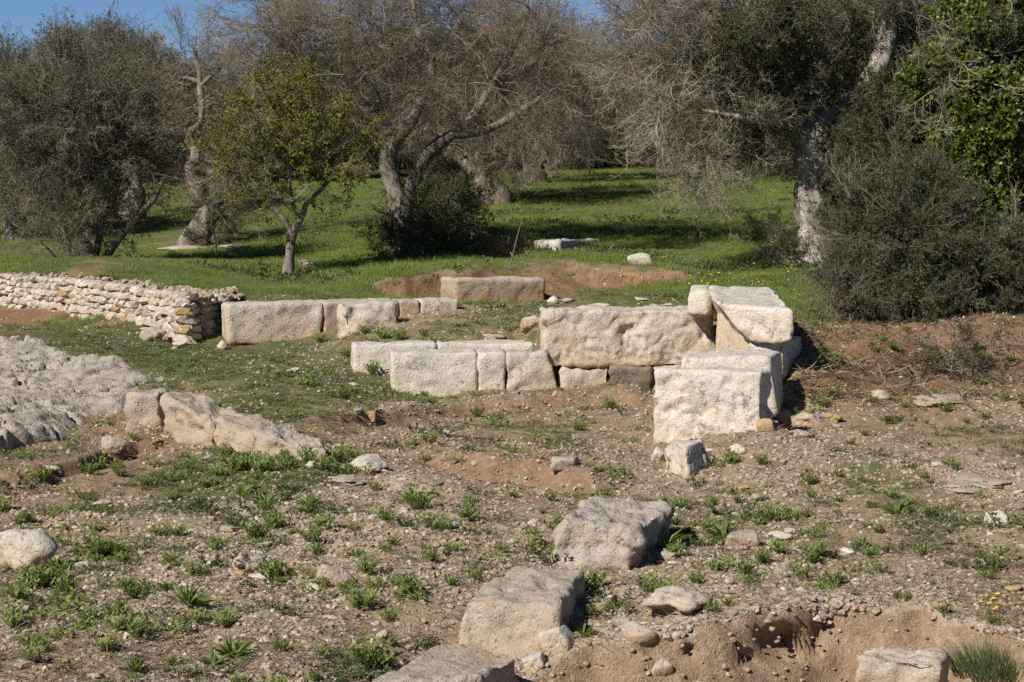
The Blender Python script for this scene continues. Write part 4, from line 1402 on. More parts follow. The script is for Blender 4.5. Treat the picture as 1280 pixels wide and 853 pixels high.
# right side
tree('olive_tree', 'great olive with a pale flaking trunk half hidden in dark foliage', 'tree', (1020, 332, 43.3),
     [[(1020,334,0,.36),(1019,300,0,.33),(1017,262,0,.33),(1015,225,0,.34),(1010,185,0,.30),(1006,150,.1,.24),(1000,105,.2,.18),(985,50,.3,.12),(975,-20,.3,.06)],
      [(1012,178,0,.25),(1040,148,-.1,.22),(1070,118,-.2,.20),(1092,96,-.3,.19),(1106,60,-.3,.17),(1114,10,-.3,.15),(1118,-50,-.3,.1)],
      [(1006,150,.1,.16),(965,110,-.2,.12),(925,70,-.4,.09),(880,20,-.5,.05)],[(1020,150,.1,.14),(1050,90,.3,.1),(1060,30,.3,.06)],
      [(1004,175,-.2,.12),(970,160,-.6,.09),(930,150,-.9,.06),(880,140,-1.1,.03)]],
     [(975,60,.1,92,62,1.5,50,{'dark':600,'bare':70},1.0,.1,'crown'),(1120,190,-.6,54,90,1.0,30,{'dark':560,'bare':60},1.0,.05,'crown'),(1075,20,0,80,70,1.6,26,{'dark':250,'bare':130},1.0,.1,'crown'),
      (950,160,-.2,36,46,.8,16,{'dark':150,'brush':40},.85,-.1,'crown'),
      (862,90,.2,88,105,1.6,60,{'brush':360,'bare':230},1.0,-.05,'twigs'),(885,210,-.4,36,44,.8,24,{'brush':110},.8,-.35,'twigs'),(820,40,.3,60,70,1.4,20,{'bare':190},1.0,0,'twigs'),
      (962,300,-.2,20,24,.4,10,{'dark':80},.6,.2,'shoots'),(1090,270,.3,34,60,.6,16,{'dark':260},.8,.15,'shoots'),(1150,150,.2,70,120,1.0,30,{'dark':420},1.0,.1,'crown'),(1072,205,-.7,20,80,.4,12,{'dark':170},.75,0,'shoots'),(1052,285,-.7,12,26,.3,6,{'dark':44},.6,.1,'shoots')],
     bark='barkpale', branchmat='bark', seed=19, gnarl=.35)
tree('ivy_clad_tree', 'tree wrapped in bright yellow-green ivy at the right edge', 'tree', (1245, 330, 40.5),
     [[(1245,332,0,.3),(1240,260,0,.26),(1238,180,0,.22),(1232,90,0,.18),(1225,0,0,.14),(1222,-60,0,.08)],[(1238,180,0,.14),(1265,110,-.1,.1),(1290,40,-.1,.06)],[(1236,120,0,.12),(1205,70,-.1,.08),(1180,20,-.2,.05)]],
     [(1228,170,-.9,34,90,.5,30,{'ivy':300},1.0,0,'ivy'),(1212,240,-1.2,36,30,.4,10,{'ivy':120},.9,0,'ivy'),(1215,50,-.6,34,60,.6,20,{'ivy':110,'dark':60},1.0,.1,'ivy'),(1265,130,-.3,40,150,.8,24,{'ivy':150,'dark':280},1.0,0,'ivy'),
      (1175,90,-.6,26,40,.4,8,{'ivy':50},.9,-.1,'ivy'),(1195,95,-1.1,40,60,.5,18,{'brush':30},.9,-.35,'twigs'),(1255,40,-1.0,34,60,.5,12,{'brush':26},.9,-.4,'twigs'),(1330,120,0,70,140,1.4,20,{'dark':380},1.0,0,'crown')],
     bark='barkdark', branchmat='barkdark', seed=21)
tree('olive_thicket', 'dark tangled olive thicket on top of the red earth bank', 'bush', (1130, 410, 35.2),
     [[(1130,412,0,.12),(1135,370,0,.1),(1150,320,.1,.07),(1165,280,.1,.04)],[(1125,412,0,.09),(1105,370,-.1,.06),(1085,335,-.1,.04)],[(1180,414,.1,.09),(1190,370,.1,.07),(1210,320,.1,.04)],[(1250,415,.2,.08),(1250,370,.2,.06),(1245,320,.2,.04)]],
     [(1120,310,.3,40,50,.7,26,{'dark':260,'whip':30},.75,.3,'crown'),(1078,350,.2,24,36,.5,12,{'dark':90,'sparse':40},.75,.2,'crown'),(1135,290,0,80,50,.8,12,{'whip':18,'bare':6,'dark':170},.9,.3,'crown'),(1052,375,-.2,16,26,.4,6,{'sparse':40,'dark':24},.7,.1,'crown'),(1150,270,.6,36,46,.6,20,{'dark':330,'whip':10},.75,.3,'crown'),(1200,350,.1,56,40,.8,30,{'dark':330,'whip':40},.75,.25,'crown'),(1270,352,.2,50,44,.8,24,{'dark':230,'olive':60,'whip':20},.75,.25,'crown'),
      (1100,378,-.1,36,22,.5,22,{'dark':130,'bare':24,'whip':20},.65,.1,'crown'),(1175,385,-.1,60,28,.6,18,{'dark':220,'olive':40},.75,.1,'crown'),(1250,392,0,50,26,.6,14,{'dark':130,'olive':30},.8,.1,'crown')],
     flare=1.1, seed=23, branchmat='barkdark')
tree('scrub_bush', 'small grey scrubby bush half way down the red earth bank', 'bush', (1190, 462, 31.8),
     [[(1190,463,0,.02),(1190,445,0,.015),(1192,430,0,.01)]], [(1192,440,-.1,28,22,.3,8,{'dark':40,'bare':10},.55,.2,'foliage')], flare=1, seed=25, branchmat='barkdark')
# the far grove: grown once each, then copied with their own turn and height
pA = tree('olive_tree', 'bare greyish tree in the back row of the grove', 'tree', (800, 214, 92),
          [[(800,215,0,.3),(802,195,0,.25),(796,170,0,.2),(790,130,0,.1)],[(800,190,0,.18),(815,160,.2,.13),(825,120,.2,.07)]],
          [(805,135,0,62,46,2.4,44,{'far':330,'sparse':170},1.5,.15,'crown'),(805,180,0,56,26,1.8,12,{'far':110,'sparse':70,'dark':110},1.3,-.1,'crown')], bark='barkdark', branchmat='barkdark', seed=31, group='trees of the back rows')
pB = tree('olive_tree', 'dark leafy tree in the shaded back row of the grove', 'tree', (860, 213, 96),
          [[(860,214,0,.3),(858,195,0,.25),(864,165,0,.2),(868,130,0,.1)],[(860,190,0,.16),(845,160,-.2,.12),(838,125,-.2,.06)]],
          [(858,140,0,62,46,2.4,40,{'sparse':170,'dark':280},1.5,.15,'crown'),(858,190,0,60,24,2.0,16,{'dark':260,'sparse':20},1.3,-.1,'crown')], bark='barkdark', branchmat='barkdark', seed=33, group='trees of the back rows')
k = 0
for (px, Y, s) in ((-130,84,1.15),(-60,92,1.2),(30,100,1.25),(95,88,1.1),(180,104,1.3),(260,86,1.15),(320,98,1.2),(385,84,1.1),(440,100,1.2),(510,92,1.15),(570,104,1.2),(640,112,1.25),(715,104,1.05),(760,118,1.0),(835,122,1.0),
                   (800,98,1.1),(870,100,1.2),(745,92,1.0),(690,90,1.1),(775,88,.9),(828,90,.95),(890,92,1.0),(640,92,1.0),(715,86,.85),(850,84,.8),(930,82,.9),(590,90,1.0),(540,96,1.1),(470,94,1.1),(905,86,1.05),(950,76,1.1),(985,92,1.2),(1050,70,1.15),(1110,84,1.2),(1160,62,1.1),(1230,72,1.2),(1310,66,1.25),(1390,76,1.3),(1200,95,1.4),(-200,76,1.2)):
    src = (pA, pB)[(k * 7 + k // 3) % 2]
    c = copy_tree(src)
    q = P(px, 200, Y)
    c.location = (q[0], q[1], zg(q[0], q[1]))
    c.rotation_euler = (0, 0, pyr.uniform(0, 6.28))
    c.scale = (s, s, s * pyr.uniform(.95, 1.12) * (.74 if px < 330 or 600 < px < 900 else 1))
    k += 1
# thin stakes
def stake(label, a, b, Y, r, mat):
    p, q = P(*a, Y), P(*b, Y)
    p[2] = zg(p[0], p[1])
    mb = MB()
    mb.cone([Vector((0, 0, -.2)), Vector(q - p) * .5 + Vector((.01, 0, 0)), Vector(q - p)], [r, r, r * .8], 6)
    tag(link('stake', mb.mesh('stake', [M[mat]], True), None, tuple(p)), label, 'stake')


stake('thin rod leaning out of the trench before the lawn', (634,338), (653,273), 45.3, .014, 'metal')
stake('pale wooden stake at the foot of the half-dead olive', (271,312), (267,286), 53, .03, 'paint')
stake('thin pale stake between the bushy olive and the half-dead olive', (166,314), (165,294), 52, .025, 'paint')
stake('tall thin fence post at the back of the lawn, left of a second one', (737,222), (736,172), 79, .035, 'metal')
stake('thin dark fence post at the back of the lawn, nearer the right-hand trees', (784,220), (784,178), 84, .035, 'metal')

# ------------------------------------------------------------------ single rocks
rock('boulder', 'big pale boulder with a shadowed right side at the left picture edge', 'boulder', 28, 715, 86, 52, M['lime'], seed=58, rough=.10, planes=9)
rock('boulder', 'pale wedge-shaped boulder in the middle of the weedy rubble slope', 'boulder', 418, 732, 50, 28, M['rockpale'], seed=52, rough=.04)
rock('stone', 'dark grey pitted stone beside the earth ledge near the long weathered rock', 'stone', 141, 565, 34, 19, M['rockgrey'], seed=53, rough=.1)
rock('stone', 'rounded white stone lying alone on the far lawn', 'stone', 800, 330, 32, 14, M['limewhite'], seed=54, boxy=.3)
rock('stone', 'small white wedge stone right of the isolated squared block', 'stone', 693, 381, 19, 11, M['limewhite'], seed=55)
rock('stone', 'small flat grey stone next to the white wedge stone', 'stone', 711, 380, 16, 7, M['rockgrey'], seed=56)
rock('stone', 'flat pale stone in the yellow flowers behind the big slab', 'stone', 800, 374, 26, 4, M['lime'], seed=76)
rock('stone', 'rough brown rock leaning on the slope left of the big rough slab', 'rock', 663, 412, 30, 18, M['limetan'], seed=57, rough=.12, tilt=.3)
rock('stone', 'low pale stone in front of the brown leaning rock', 'stone', 618, 424, 30, 8, M['rockpale'], seed=58, rough=.2)
rock('stone', 'flat white stone at the foot of the dry stone wall corner', 'stone', 224, 434, 19, 7, M['limewhite'], seed=59)
rock('stone', 'white stone between the wall end and the long undercut block', 'stone', 277, 438, 13, 11, M['lime'], seed=60)
rock('stone', 'flat angular stone on the orange earth in the middle of the slope', 'stone', 706, 597, 38, 16, M['rockpale'], seed=61, boxy=.3)
rock('stone', 'yellowish angular stone against the foot of the tall white block', 'stone', 957, 541, 22, 17, M['ochre'], seed=62, boxy=.4, tilt=.2)
rock('stone', 'largest ochre fragment of the crumbling heap right of the tall white block', 'stone', 1012, 531, 44, 16, M['limetan'], seed=63, rough=.2, planes=18, bury=.5)
rock('stone', 'upright ochre fragment beside the shadowed side of the tall white block', 'stone', 981, 536, 18, 17, M['ochre'], seed=93, boxy=.3, tilt=.4)
rock('stone', 'flat ochre fragment at the right end of the crumbling heap', 'stone', 1040, 527, 30, 9, M['ochre'], seed=94, rough=.2, planes=16, bury=.5)
rock('stone', 'flat tan fragment in front of the crumbling ochre heap', 'stone', 1004, 548, 34, 8, M['limetan'], seed=95, rough=.2, planes=16, bury=.6)
rock('stone', 'cluster-topping pale stone below the ochre mound', 'stone', 925, 568, 24, 13, M['lime'], seed=64)
rock('stone', 'rounded yellow-brown stone wedged beside the shadow side of the tan-faced block', 'stone', 699, 783, 26, 24, M['ochre'], seed=65, depth=.16)
rock('stone', 'pale tilted slab below the rounded yellow-brown stone', 'stone', 696, 815, 46, 34, M['lime'], seed=66, boxy=.4, depth=.25, tilt=.5)
rock('stone', 'pale angular slab just under the tilted slab', 'stone', 668, 832, 30, 20, M['lime'], seed=67, boxy=.4, tilt=.3)
rock('stone', 'pale crumbly rock set in the rim of the pit', 'rock', 800, 800, 48, 26, M['limetan'], seed=68, rough=.1)
rock('stone', 'big crumbly light rock on the rim of the pit beside weeds', 'rock', 850, 772, 96, 30, M['limetan'], seed=69, rough=.28, planes=20, depth=.8, bury=.7)
rock('stone', 'light stone stuck in the pit wall under the hollow', 'stone', 826, 852, 34, 26, M['limetan'], seed=70, rough=.08)
rock('stone', 'white angular stone near the right picture edge', 'stone', 1247, 657, 30, 17, M['limewhite'], seed=71, boxy=.3)
rock('stone', 'loaf-shaped white stone among the weeds right of the big pitted block', 'stone', 976, 672, 32, 12, M['limewhite'], seed=72)
rock('stone', 'broken pale stones beside the loaf-shaped one', 'stone', 928, 684, 46, 18, M['rockpale'], seed=73, boxy=.3)
rock('rock_outcrop', 'wide flat pale rock breaking the ground at the right edge', 'rock', 1235, 612, 120, 13, M['rockpale'], seed=74, rough=.3, planes=22, depth=1.6, bury=1.0)
rock('rock_outcrop', 'low pale flat rock in the slope left of the bright green weed', 'rock', 520, 612, 80, 9, M['rockpale'], seed=75, rough=.3, planes=22, depth=1.1, bury=1.0)
rock('stone', 'reddish flat stone at the right edge above the pit', 'stone', 1268, 740, 24, 8, M['ochre'], seed=77)
rock('tree_stump', 'weathered brown stump stone beside the small yellowing tree', 'stump', 384, 338, 26, 14, M['limetan'], seed=78, rough=.1)
rock('stone', 'long flat white stone by the half-dead olive on the lawn', 'stone', 228, 313, 64, 6, M['lime'], seed=79, depth=.8)
rock('stone', 'shorter flat white stone next to the long one on the lawn', 'stone', 292, 313, 40, 6, M['lime'], seed=80, depth=.7)
rock('stone', 'small brown stone at the upper end of the slope below the front low row', 'stone', 463, 527, 14, 12, M['ochre'], seed=81, boxy=.4)
rock('stone', 'pale rock on the red bank below the thicket', 'stone', 1102, 497, 26, 13, M['lime'], seed=82, rough=.1)
rock('rock_outcrop', 'long low pale rock at the foot of the red bank', 'rock', 1190, 507, 90, 8, M['rockpale'], seed=83, rough=.3, planes=22, depth=.9, bury=1.0)
rock('stone', 'crumbling brown-white rock at the foot of the wall face', 'rock', 190, 428, 34, 18, M['rockgrey'], seed=84, rough=.12)
rock('stone', 'stone against the left foot of the fallen faceted stone', 'stone', 826, 580, 24, 20, M['lime'], seed=85)
rock('stone', 'grey-white rocks heaped left of the orange earth step', 'rock', 460, 590, 50, 20, M['lime'], seed=86, rough=.12, depth=.5)
rock('stone', 'flat white stone below the tail of the long weathered ledge', 'stone', 391, 589, 22, 10, M['limewhite'], seed=87)
rock('rock_outcrop', 'sloping tan rock face in the middle of the rubble slope', 'rock', 300, 712, 60, 20, M['limetan'], seed=88, rough=.2, planes=18, depth=.6, bury=.8)
rock('rock_outcrop', 'low broken grey ledge above the weedy slope, right of the long weathered rock', 'rock', 440, 606, 60, 10, M['rockgrey'], seed=89, rough=.3, planes=20, depth=.6, bury=.4)

LAND = [(35,700,'the boulder at the left edge'),(418,725,'the wedge-shaped boulder'),(520,610,'the orange earth step'),(640,760,'the tan-faced foreground block'),(550,830,'the flat foreground slab'),(760,660,'the large pitted block'),
 (850,585,'the fallen faceted stone'),(885,520,'the tall white block'),(975,665,'the loaf-shaped white stone'),(1245,650,'the white stone by the right edge'),(1230,605,'the flat pale rock at the right'),(1100,490,'the red earth bank'),
 (1000,740,'the rim of the pit'),(1200,760,'the far corner of the pit'),(540,470,'the front row of pale blocks'),(440,420,'the broken-faced stone'),(340,420,'the long undercut block'),(170,420,'the dry stone wall'),(650,400,'the brown leaning rock'),
 (300,540,'the long weathered ledge'),(140,560,'the dark grey stone below the bedrock'),(80,630,'the earth ledge at the left'),(200,790,'the bottom left corner'),(360,650,'the middle of the weedy slope'),(300,712,'the sloping tan rock face'),(1080,590,'the bare ground right of the tall block')]


def near_what(px, py):
    return min(LAND, key=lambda t: (t[0] - px) ** 2 + 2 * (t[1] - py) ** 2)[2]


# scatter of loose stones: each its own object
PEB = []
for k in range(7):
    V, Fa = rock_verts(2, 400 + k, 9, 0.04, 0.03, 0.25 * (k % 2))
    PEB.append((V * np.array((1, .8, .62)), Fa))
loose_me = [mesh_np('loose_stone', V, Fa, [M[('lime', 'rockpale', 'limewhite', 'pebble', 'ochre', 'rockpale', 'lime')[k]]], False) for k, (V, Fa) in enumerate(PEB)]


def sample(n, ylo, yhi, amax=0.285, power=2.0):
    u = rng.random(n)
    a, b = ylo ** (1 - power), yhi ** (1 - power)
    y = (a + (b - a) * u) ** (1 / (1 - power))
    x = rng.uniform(-amax, amax, n) * y
    return x, y


x, y = sample(9000, 16.3, 40, .235)
m = mlook(x, y)
ok = (rng.random(len(x)) < (0.03 + m[:, 1] ** 2) * 0.9) & (poly_sd(x, y, BR) < 0) & ~((np.interp(x, PIT[:, 0], PIT[:, 1]) - y > 0.0) & (x > PIT[0, 0]))
x, y = x[ok][:285], y[ok][:285]
z = zfull(x, y)
for k in range(len(x)):
    j = pyr.randrange(7)
    o = link('loose_stone', loose_me[j])
    s = pyr.uniform(.055, .12) * (1.5 if pyr.random() < .12 else 1) * (y[k] / 22) ** .4
    o.location = (x[k], y[k], z[k] + s * .12)
    o.scale = (s * pyr.uniform(1, 1.7), s, s * pyr.uniform(.6, 1.0))
    o.rotation_euler = (pyr.uniform(-.25, .25), pyr.uniform(-.25, .25), pyr.uniform(0, 6.28))
    px = 640 + x[k] / y[k] * FPX
    size = ('tiny ', 'small ', 'fist-sized ')[0 if s < .075 else 1 if s < .11 else 2]
    tag(o, size + ('ochre' if j == 4 else 'whitish' if j in (0, 2, 6) else 'dull beige') + ' loose stone near ' + near_what(px, HOR + (CZ - z[k]) / y[k] * FPX), 'stone', 'loose stones on the slope')

# ------------------------------------------------------------------ gravel, grass and low growth


def src(name, build, mats, n=3, smooth=False):
    out = []
    for k in range(n):
        mb = MB()
        build(mb, random.Random(900 + k * 13 + len(name)), k)
        out.append(mb.mesh(name, mats, smooth))
    return out


def blades(h, n, rad, w, lean):
    def f(mb, r, k):
        for _ in range(n):
            a, q = r.uniform(0, 6.283), rad * r.random() ** .5
            b = Vector((math.cos(a) * q, math.sin(a) * q, 0))
            d = Vector((r.uniform(-lean, lean), r.uniform(-lean, lean), 1)).normalized()
            L = h * r.uniform(.55, 1.2)
            s = Vector((math.sin(a * 3), math.cos(a * 3), 0)) * w / 2
            t = len(mb.V)
            mb.V += [b - s, b + s, b + d * L * .6 + s * .7, b + d * L * .6 - s * .7, b + d * L + Vector((d.x, d.y, -.2)) * L * .25]
            mb.F += [(t, t + 1, t + 2, t + 3), (t + 3, t + 2, t + 4)]
            mb.mi += [0, 0]
    return f


def low_leaves(n, rad, L, W, h):
    def f(mb, r, k):
        for _ in range(n):
            a, q = r.uniform(0, 6.283), rad * r.random() ** .6
            p = Vector((math.cos(a) * q, math.sin(a) * q, r.uniform(0, h)))
            mb.leaf(p, Vector((math.cos(a + r.uniform(-1, 1)), math.sin(a + r.uniform(-1, 1)), r.uniform(.2, 1.2))), Vector((0, 0, 1)) + rvec(r) * .5, L * r.uniform(.6, 1.3), W * r.uniform(.7, 1.2), 0, .12)
    return f


def straws(mb, r, k):
    for _ in range(4):
        p = rvec(r) * .05
        p.z = abs(p.z) * .3
        d = rvec(r)
        d.z = abs(d.z) * .35
        q, _ = wander(r, p, d, r.uniform(.06, .16), 2, .2)
        mb.cone(q, [.003, .0025, .0015])


GRS = src('grass_tuft', blades(.11, 16, .09, .007, .45), [M['grass']])
CVR = src('cover_tuft', low_leaves(20, .085, .04, .017, .025), [M['cover']]) + src('cover_blades', blades(.055, 12, .06, .005, .7), [M['cover']], 2)
STW = src('straw_litter', straws, [M['straw']], 3)
GRV = [mesh_np('gravel_bit', V, Fa, [M[('pebble', 'rockpale', 'lime', 'pebble', 'pebble')[k]]], False) for k, (V, Fa) in enumerate([(lambda t: (t[0] * np.array((1, .8, .65)), t[1]))(rock_verts(1, 500 + k, 7, .05, .02)) for k in range(5)])]


def flower(mb, r, k):
    q, d = wander(r, (0, 0, 0), (0, 0, 1), r.uniform(.12, .2), 2, .2)
    mb.cone(q, [.004, .003, .002], 3, 1)
    for i in range(6):
        a = i * 1.047
        mb.leaf(q[-1], Vector((math.cos(a), math.sin(a), .35)), (0, 0, 1), .024, .02, 0)


FLW = src('flower_head', flower, [M['flower'], M['weeddark']])
NG = {k: scatter_group(k, v) for k, v in (('grass_scatter', GRS), ('cover_scatter', CVR), ('straw_scatter', STW), ('gravel_scatter', GRV), ('flower_scatter', FLW))}


def lay_stuff(name, label, ng, nvar, x, y, lo, hi, tilt=.15, dz=0.0, flat=None, distgrow=0.0):
    n = len(x)
    z = zfull(x, y) + dz
    rot = np.column_stack((rng.uniform(-tilt, tilt, n), rng.uniform(-tilt, tilt, n), rng.uniform(0, 6.283, n)))
    s = lo + (hi - lo) * rng.random(n) ** 1.6
    o = scatter(name, NG[ng], nvar, np.column_stack((x, y, z)), rot, s)
    return tag(o, label)


inpit = lambda x, y: (np.interp(x, PIT[:, 0], PIT[:, 1]) - y > -0.06) & (x > PIT[0, 0]) & (x < 4.6)
x, y = sample(215000, 34, 86, .34, 2.3)
m = mlook(x, y)
ok = (rng.random(len(x)) < sstep(.45, .8, m[:, 0] + fbm(np.column_stack((x, y, x * 0)), .5, 3) * .35) * (.35 + .65 * sstep(-.28, -.1, fbm(np.column_stack((x, y, x * 0)), .8, 4, .6, 9.0)))) & ((y > 40) | (x > 2.2) & (y > 35))
x, y = x[ok], y[ok]
hgt = .55 + .9 * np.clip(fbm(np.column_stack((x, y, x * 0)), .35, 4, .6, 3.0) + .35, 0, 1)
g_ = lay_stuff('grass', 'lawn of short bright grass under the olives', 'grass_scatter', 3, x, y, .7, 1.2, .2)
sc_ = np.empty(len(x) * 3, np.float32)
g_.data.attributes['scl'].data.foreach_get('vector', sc_)
g_.data.attributes['scl'].data.foreach_set('vector', (sc_.reshape(-1, 3) * hgt[:, None]).ravel().astype(np.float32))
x, y = sample(26000, 38, 80, .27)
ok = (rng.random(len(x)) < sstep(.05, .3, fbm(np.column_stack((x, y, x * 0)), .7, 4, .6, 15.0))) & (mlook(x, y)[:, 0] > .7) & (y > 42)
lay_stuff('lawn_herbs', 'patches of broad-leaved herbs in the lawn', 'cover_scatter', 5, x[ok], y[ok], 1.2, 3.2, .25)
x, y = sample(140000, 16, 42, .36)
m = mlook(x, y)
pn = np.column_stack((x, y, x * 0))
ok = (rng.random(len(x)) < sstep(.42, .85, m[:, 0] + fbm(pn, 2.6, 3) * 1.0 + fbm(pn, .45, 2, .5, 6) * .3) * .62) & ~inpit(x, y)
lay_stuff('low_growth', 'low green herbs and moss creeping over the stony ground', 'cover_scatter', 5, x[ok], y[ok], .45, 1.2, .2)
x, y = sample(155000, 16, 40, .36)
m = mlook(x, y)
pn = np.column_stack((x, y, x * 0))
ok = (rng.random(len(x)) < np.clip(.02 + m[:, 1] * 1.25 + fbm(pn, .9, 3) * .9, .01, 1)) & (~inpit(x, y) | (rng.random(len(x)) < .22))
lay_stuff('gravel', 'limestone grit and small stones strewn over the slope', 'gravel_scatter', 5, x[ok], y[ok], .011, .075, .5, .003)
# crumbled limestone along the rim of the pit, clods on the raw earth
n = 3200
x = rng.uniform(PIT[0, 0] + .1, 4.2, n)
y = np.interp(x, PIT[:, 0], PIT[:, 1]) + .22 + np.abs(rng.normal(0, .26, n)) - .16
lay_stuff('rim_rubble', 'crumbled pale limestone along the rim of the pit', 'gravel_scatter', 5, x, y, .014, .115, .5, -.016)
CLD = [mesh_np('earth_clod', V, Fa, [M['clod']], False) for V, Fa in [(lambda t: (t[0] * np.array((1.2, .9, .6)), t[1]))(rock_verts(2, 540 + k, 7, .03, .16)) for k in range(3)]]
NG['clod_scatter'] = scatter_group('clod_scatter', CLD)
x, y = sample(26000, 16, 50, .27)
m = mlook(x, y)
ok = (rng.random(len(x)) < sstep(.45, .95, m[:, 2] + fbm(np.column_stack((x, y, x * 0)), 1.1, 3) * .5) * np.where(inpit(x, y), .8, 1) + np.where(inpit(x, y), .35, 0))
lay_stuff('earth_clods', 'crumbly clods of red-brown earth', 'clod_scatter', 3, x[ok], y[ok], .010, .055, .5, -.006)
x, y = sample(56000, 16, 38, .36)
m = mlook(x, y)
ok = (rng.random(len(x)) < np.clip(.75 - m[:, 0] * .6, .05, 1)) & ~inpit(x, y)
lay_stuff('dry_litter', 'dry straw and dead stalks on the ground', 'straw_scatter', 3, x[ok], y[ok], .5, 1.3, .3, .004)
# twigs and dead stalks that have fallen on the red bank
q = [gp(pyr.uniform(985, 1300), pyr.uniform(412, 505)) for _ in range(420)]
q = np.array(q)
lay_stuff('fallen_twigs', 'dead twigs and stalks fallen on the red earth bank', 'straw_scatter', 3, q[:, 0], q[:, 1], .9, 3.2, .5, .01)
q = np.array([gp(pyr.uniform(985, 1300), pyr.uniform(405, 500)) for _ in range(500)])
lay_stuff('bank_weeds', 'thin low weeds on the red earth bank', 'cover_scatter', 5, q[:, 0], q[:, 1], .5, 1.6, .3)
fx = []
for (px, py, sx, sy, n) in ((870,358,70,9,60),(950,352,50,14,70),(780,352,50,8,20),(960,300,60,20,14),(905,325,60,10,14),(1240,775,28,18,16),(425,526,14,6,5),(395,548,10,5,3),(1000,372,20,6,10)):
    for _ in range(n):
        q = gp(px + pyr.gauss(0, sx * .5), py + pyr.gauss(0, sy * .5))
        fx.append(q[:2])
fx = np.array(fx)
lay_stuff('yellow_flowers', 'tiny yellow wild flowers', 'flower_scatter', 3, fx[:, 0], fx[:, 1], .7, 1.3, .3)
# crumbled stone along the wall top
tx, ty, tz = [], [], []
for _ in range(1500):
    if pyr.random() < .72:
        c = along(WT, pyr.random() ** .7) + nb1 * (pyr.random() * 1.15 + .1)
    else:
        c = along(ET, pyr.random()) + np.array((-.1, 1, 0)) * pyr.random() * .9
    tx.append(c + np.array((0, 0, pyr.uniform(-.05, .04))) - w0)
n = len(tx)
scatter('rubble_topping', NG['gravel_scatter'], 5, np.array(tx), np.column_stack((rng.uniform(-.5, .5, n), rng.uniform(-.5, .5, n), rng.uniform(0, 6.28, n))), rng.uniform(.05, .17, n), wall)

# ------------------------------------------------------------------ weeds, every clump its own object


def weed_bushy(mb, r, k):
    for i in range(17):
        a = r.uniform(0, 6.283)
        t = r.random() ** .7
        d = Vector((math.cos(a) * t * .9, math.sin(a) * t * .9, 1)).normalized()
        q, _ = wander(r, (math.cos(a) * t * .03, math.sin(a) * t * .03, 0), d, r.uniform(.14, .23), 3, .12)
        mb.cone(q, [.004, .004, .003, .002])
        for j in range(9):
            f = (.2 + .8 * j / 9) * 3
            kk = min(int(f), 2)
            p = q[kk].lerp(q[kk + 1], f - kk)
            b = r.uniform(0, 6.283)
            mb.leaf(p, Vector((math.cos(b), math.sin(b), .9)), (0, 0, 1), r.uniform(.05, .085), r.uniform(.014, .024), 0, .15)


def weed_rosette(mb, r, k):
    for i in range(34):
        a = r.uniform(0, 6.283)
        e = r.uniform(.35, 1.4)
        mb.leaf((math.cos(a) * .012, math.sin(a) * .012, 0), Vector((math.cos(a) * math.cos(e), math.sin(a) * math.cos(e), math.sin(e))), (0, 0, 1), r.uniform(.12, .22), r.uniform(.022, .038), 0, .12, .08)


def weed_sprawl(mb, r, k):
    for i in range(20):
        a, q_ = r.uniform(0, 6.283), r.random() ** .6 * .22
        p0 = Vector((math.cos(a) * q_, math.sin(a) * q_, 0))
        q, _ = wander(r, p0, Vector((math.cos(a) * .5, math.sin(a) * .5, 1)), r.uniform(.05, .13), 2, .2)
        mb.cone(q, [.003, .003, .002])
        mb.cone([Vector((0, 0, .004)), p0], [.003, .003])
        for j in range(9):
            f = r.uniform(.2, 2)
            kk = min(int(f), 1)
            p = q[kk].lerp(q[kk + 1], f - kk)
            b = r.uniform(0, 6.283)
            mb.leaf(p, Vector((math.cos(b), math.sin(b), .7)), (0, 0, 1), r.uniform(.035, .065), r.uniform(.014, .024), 0, .15)


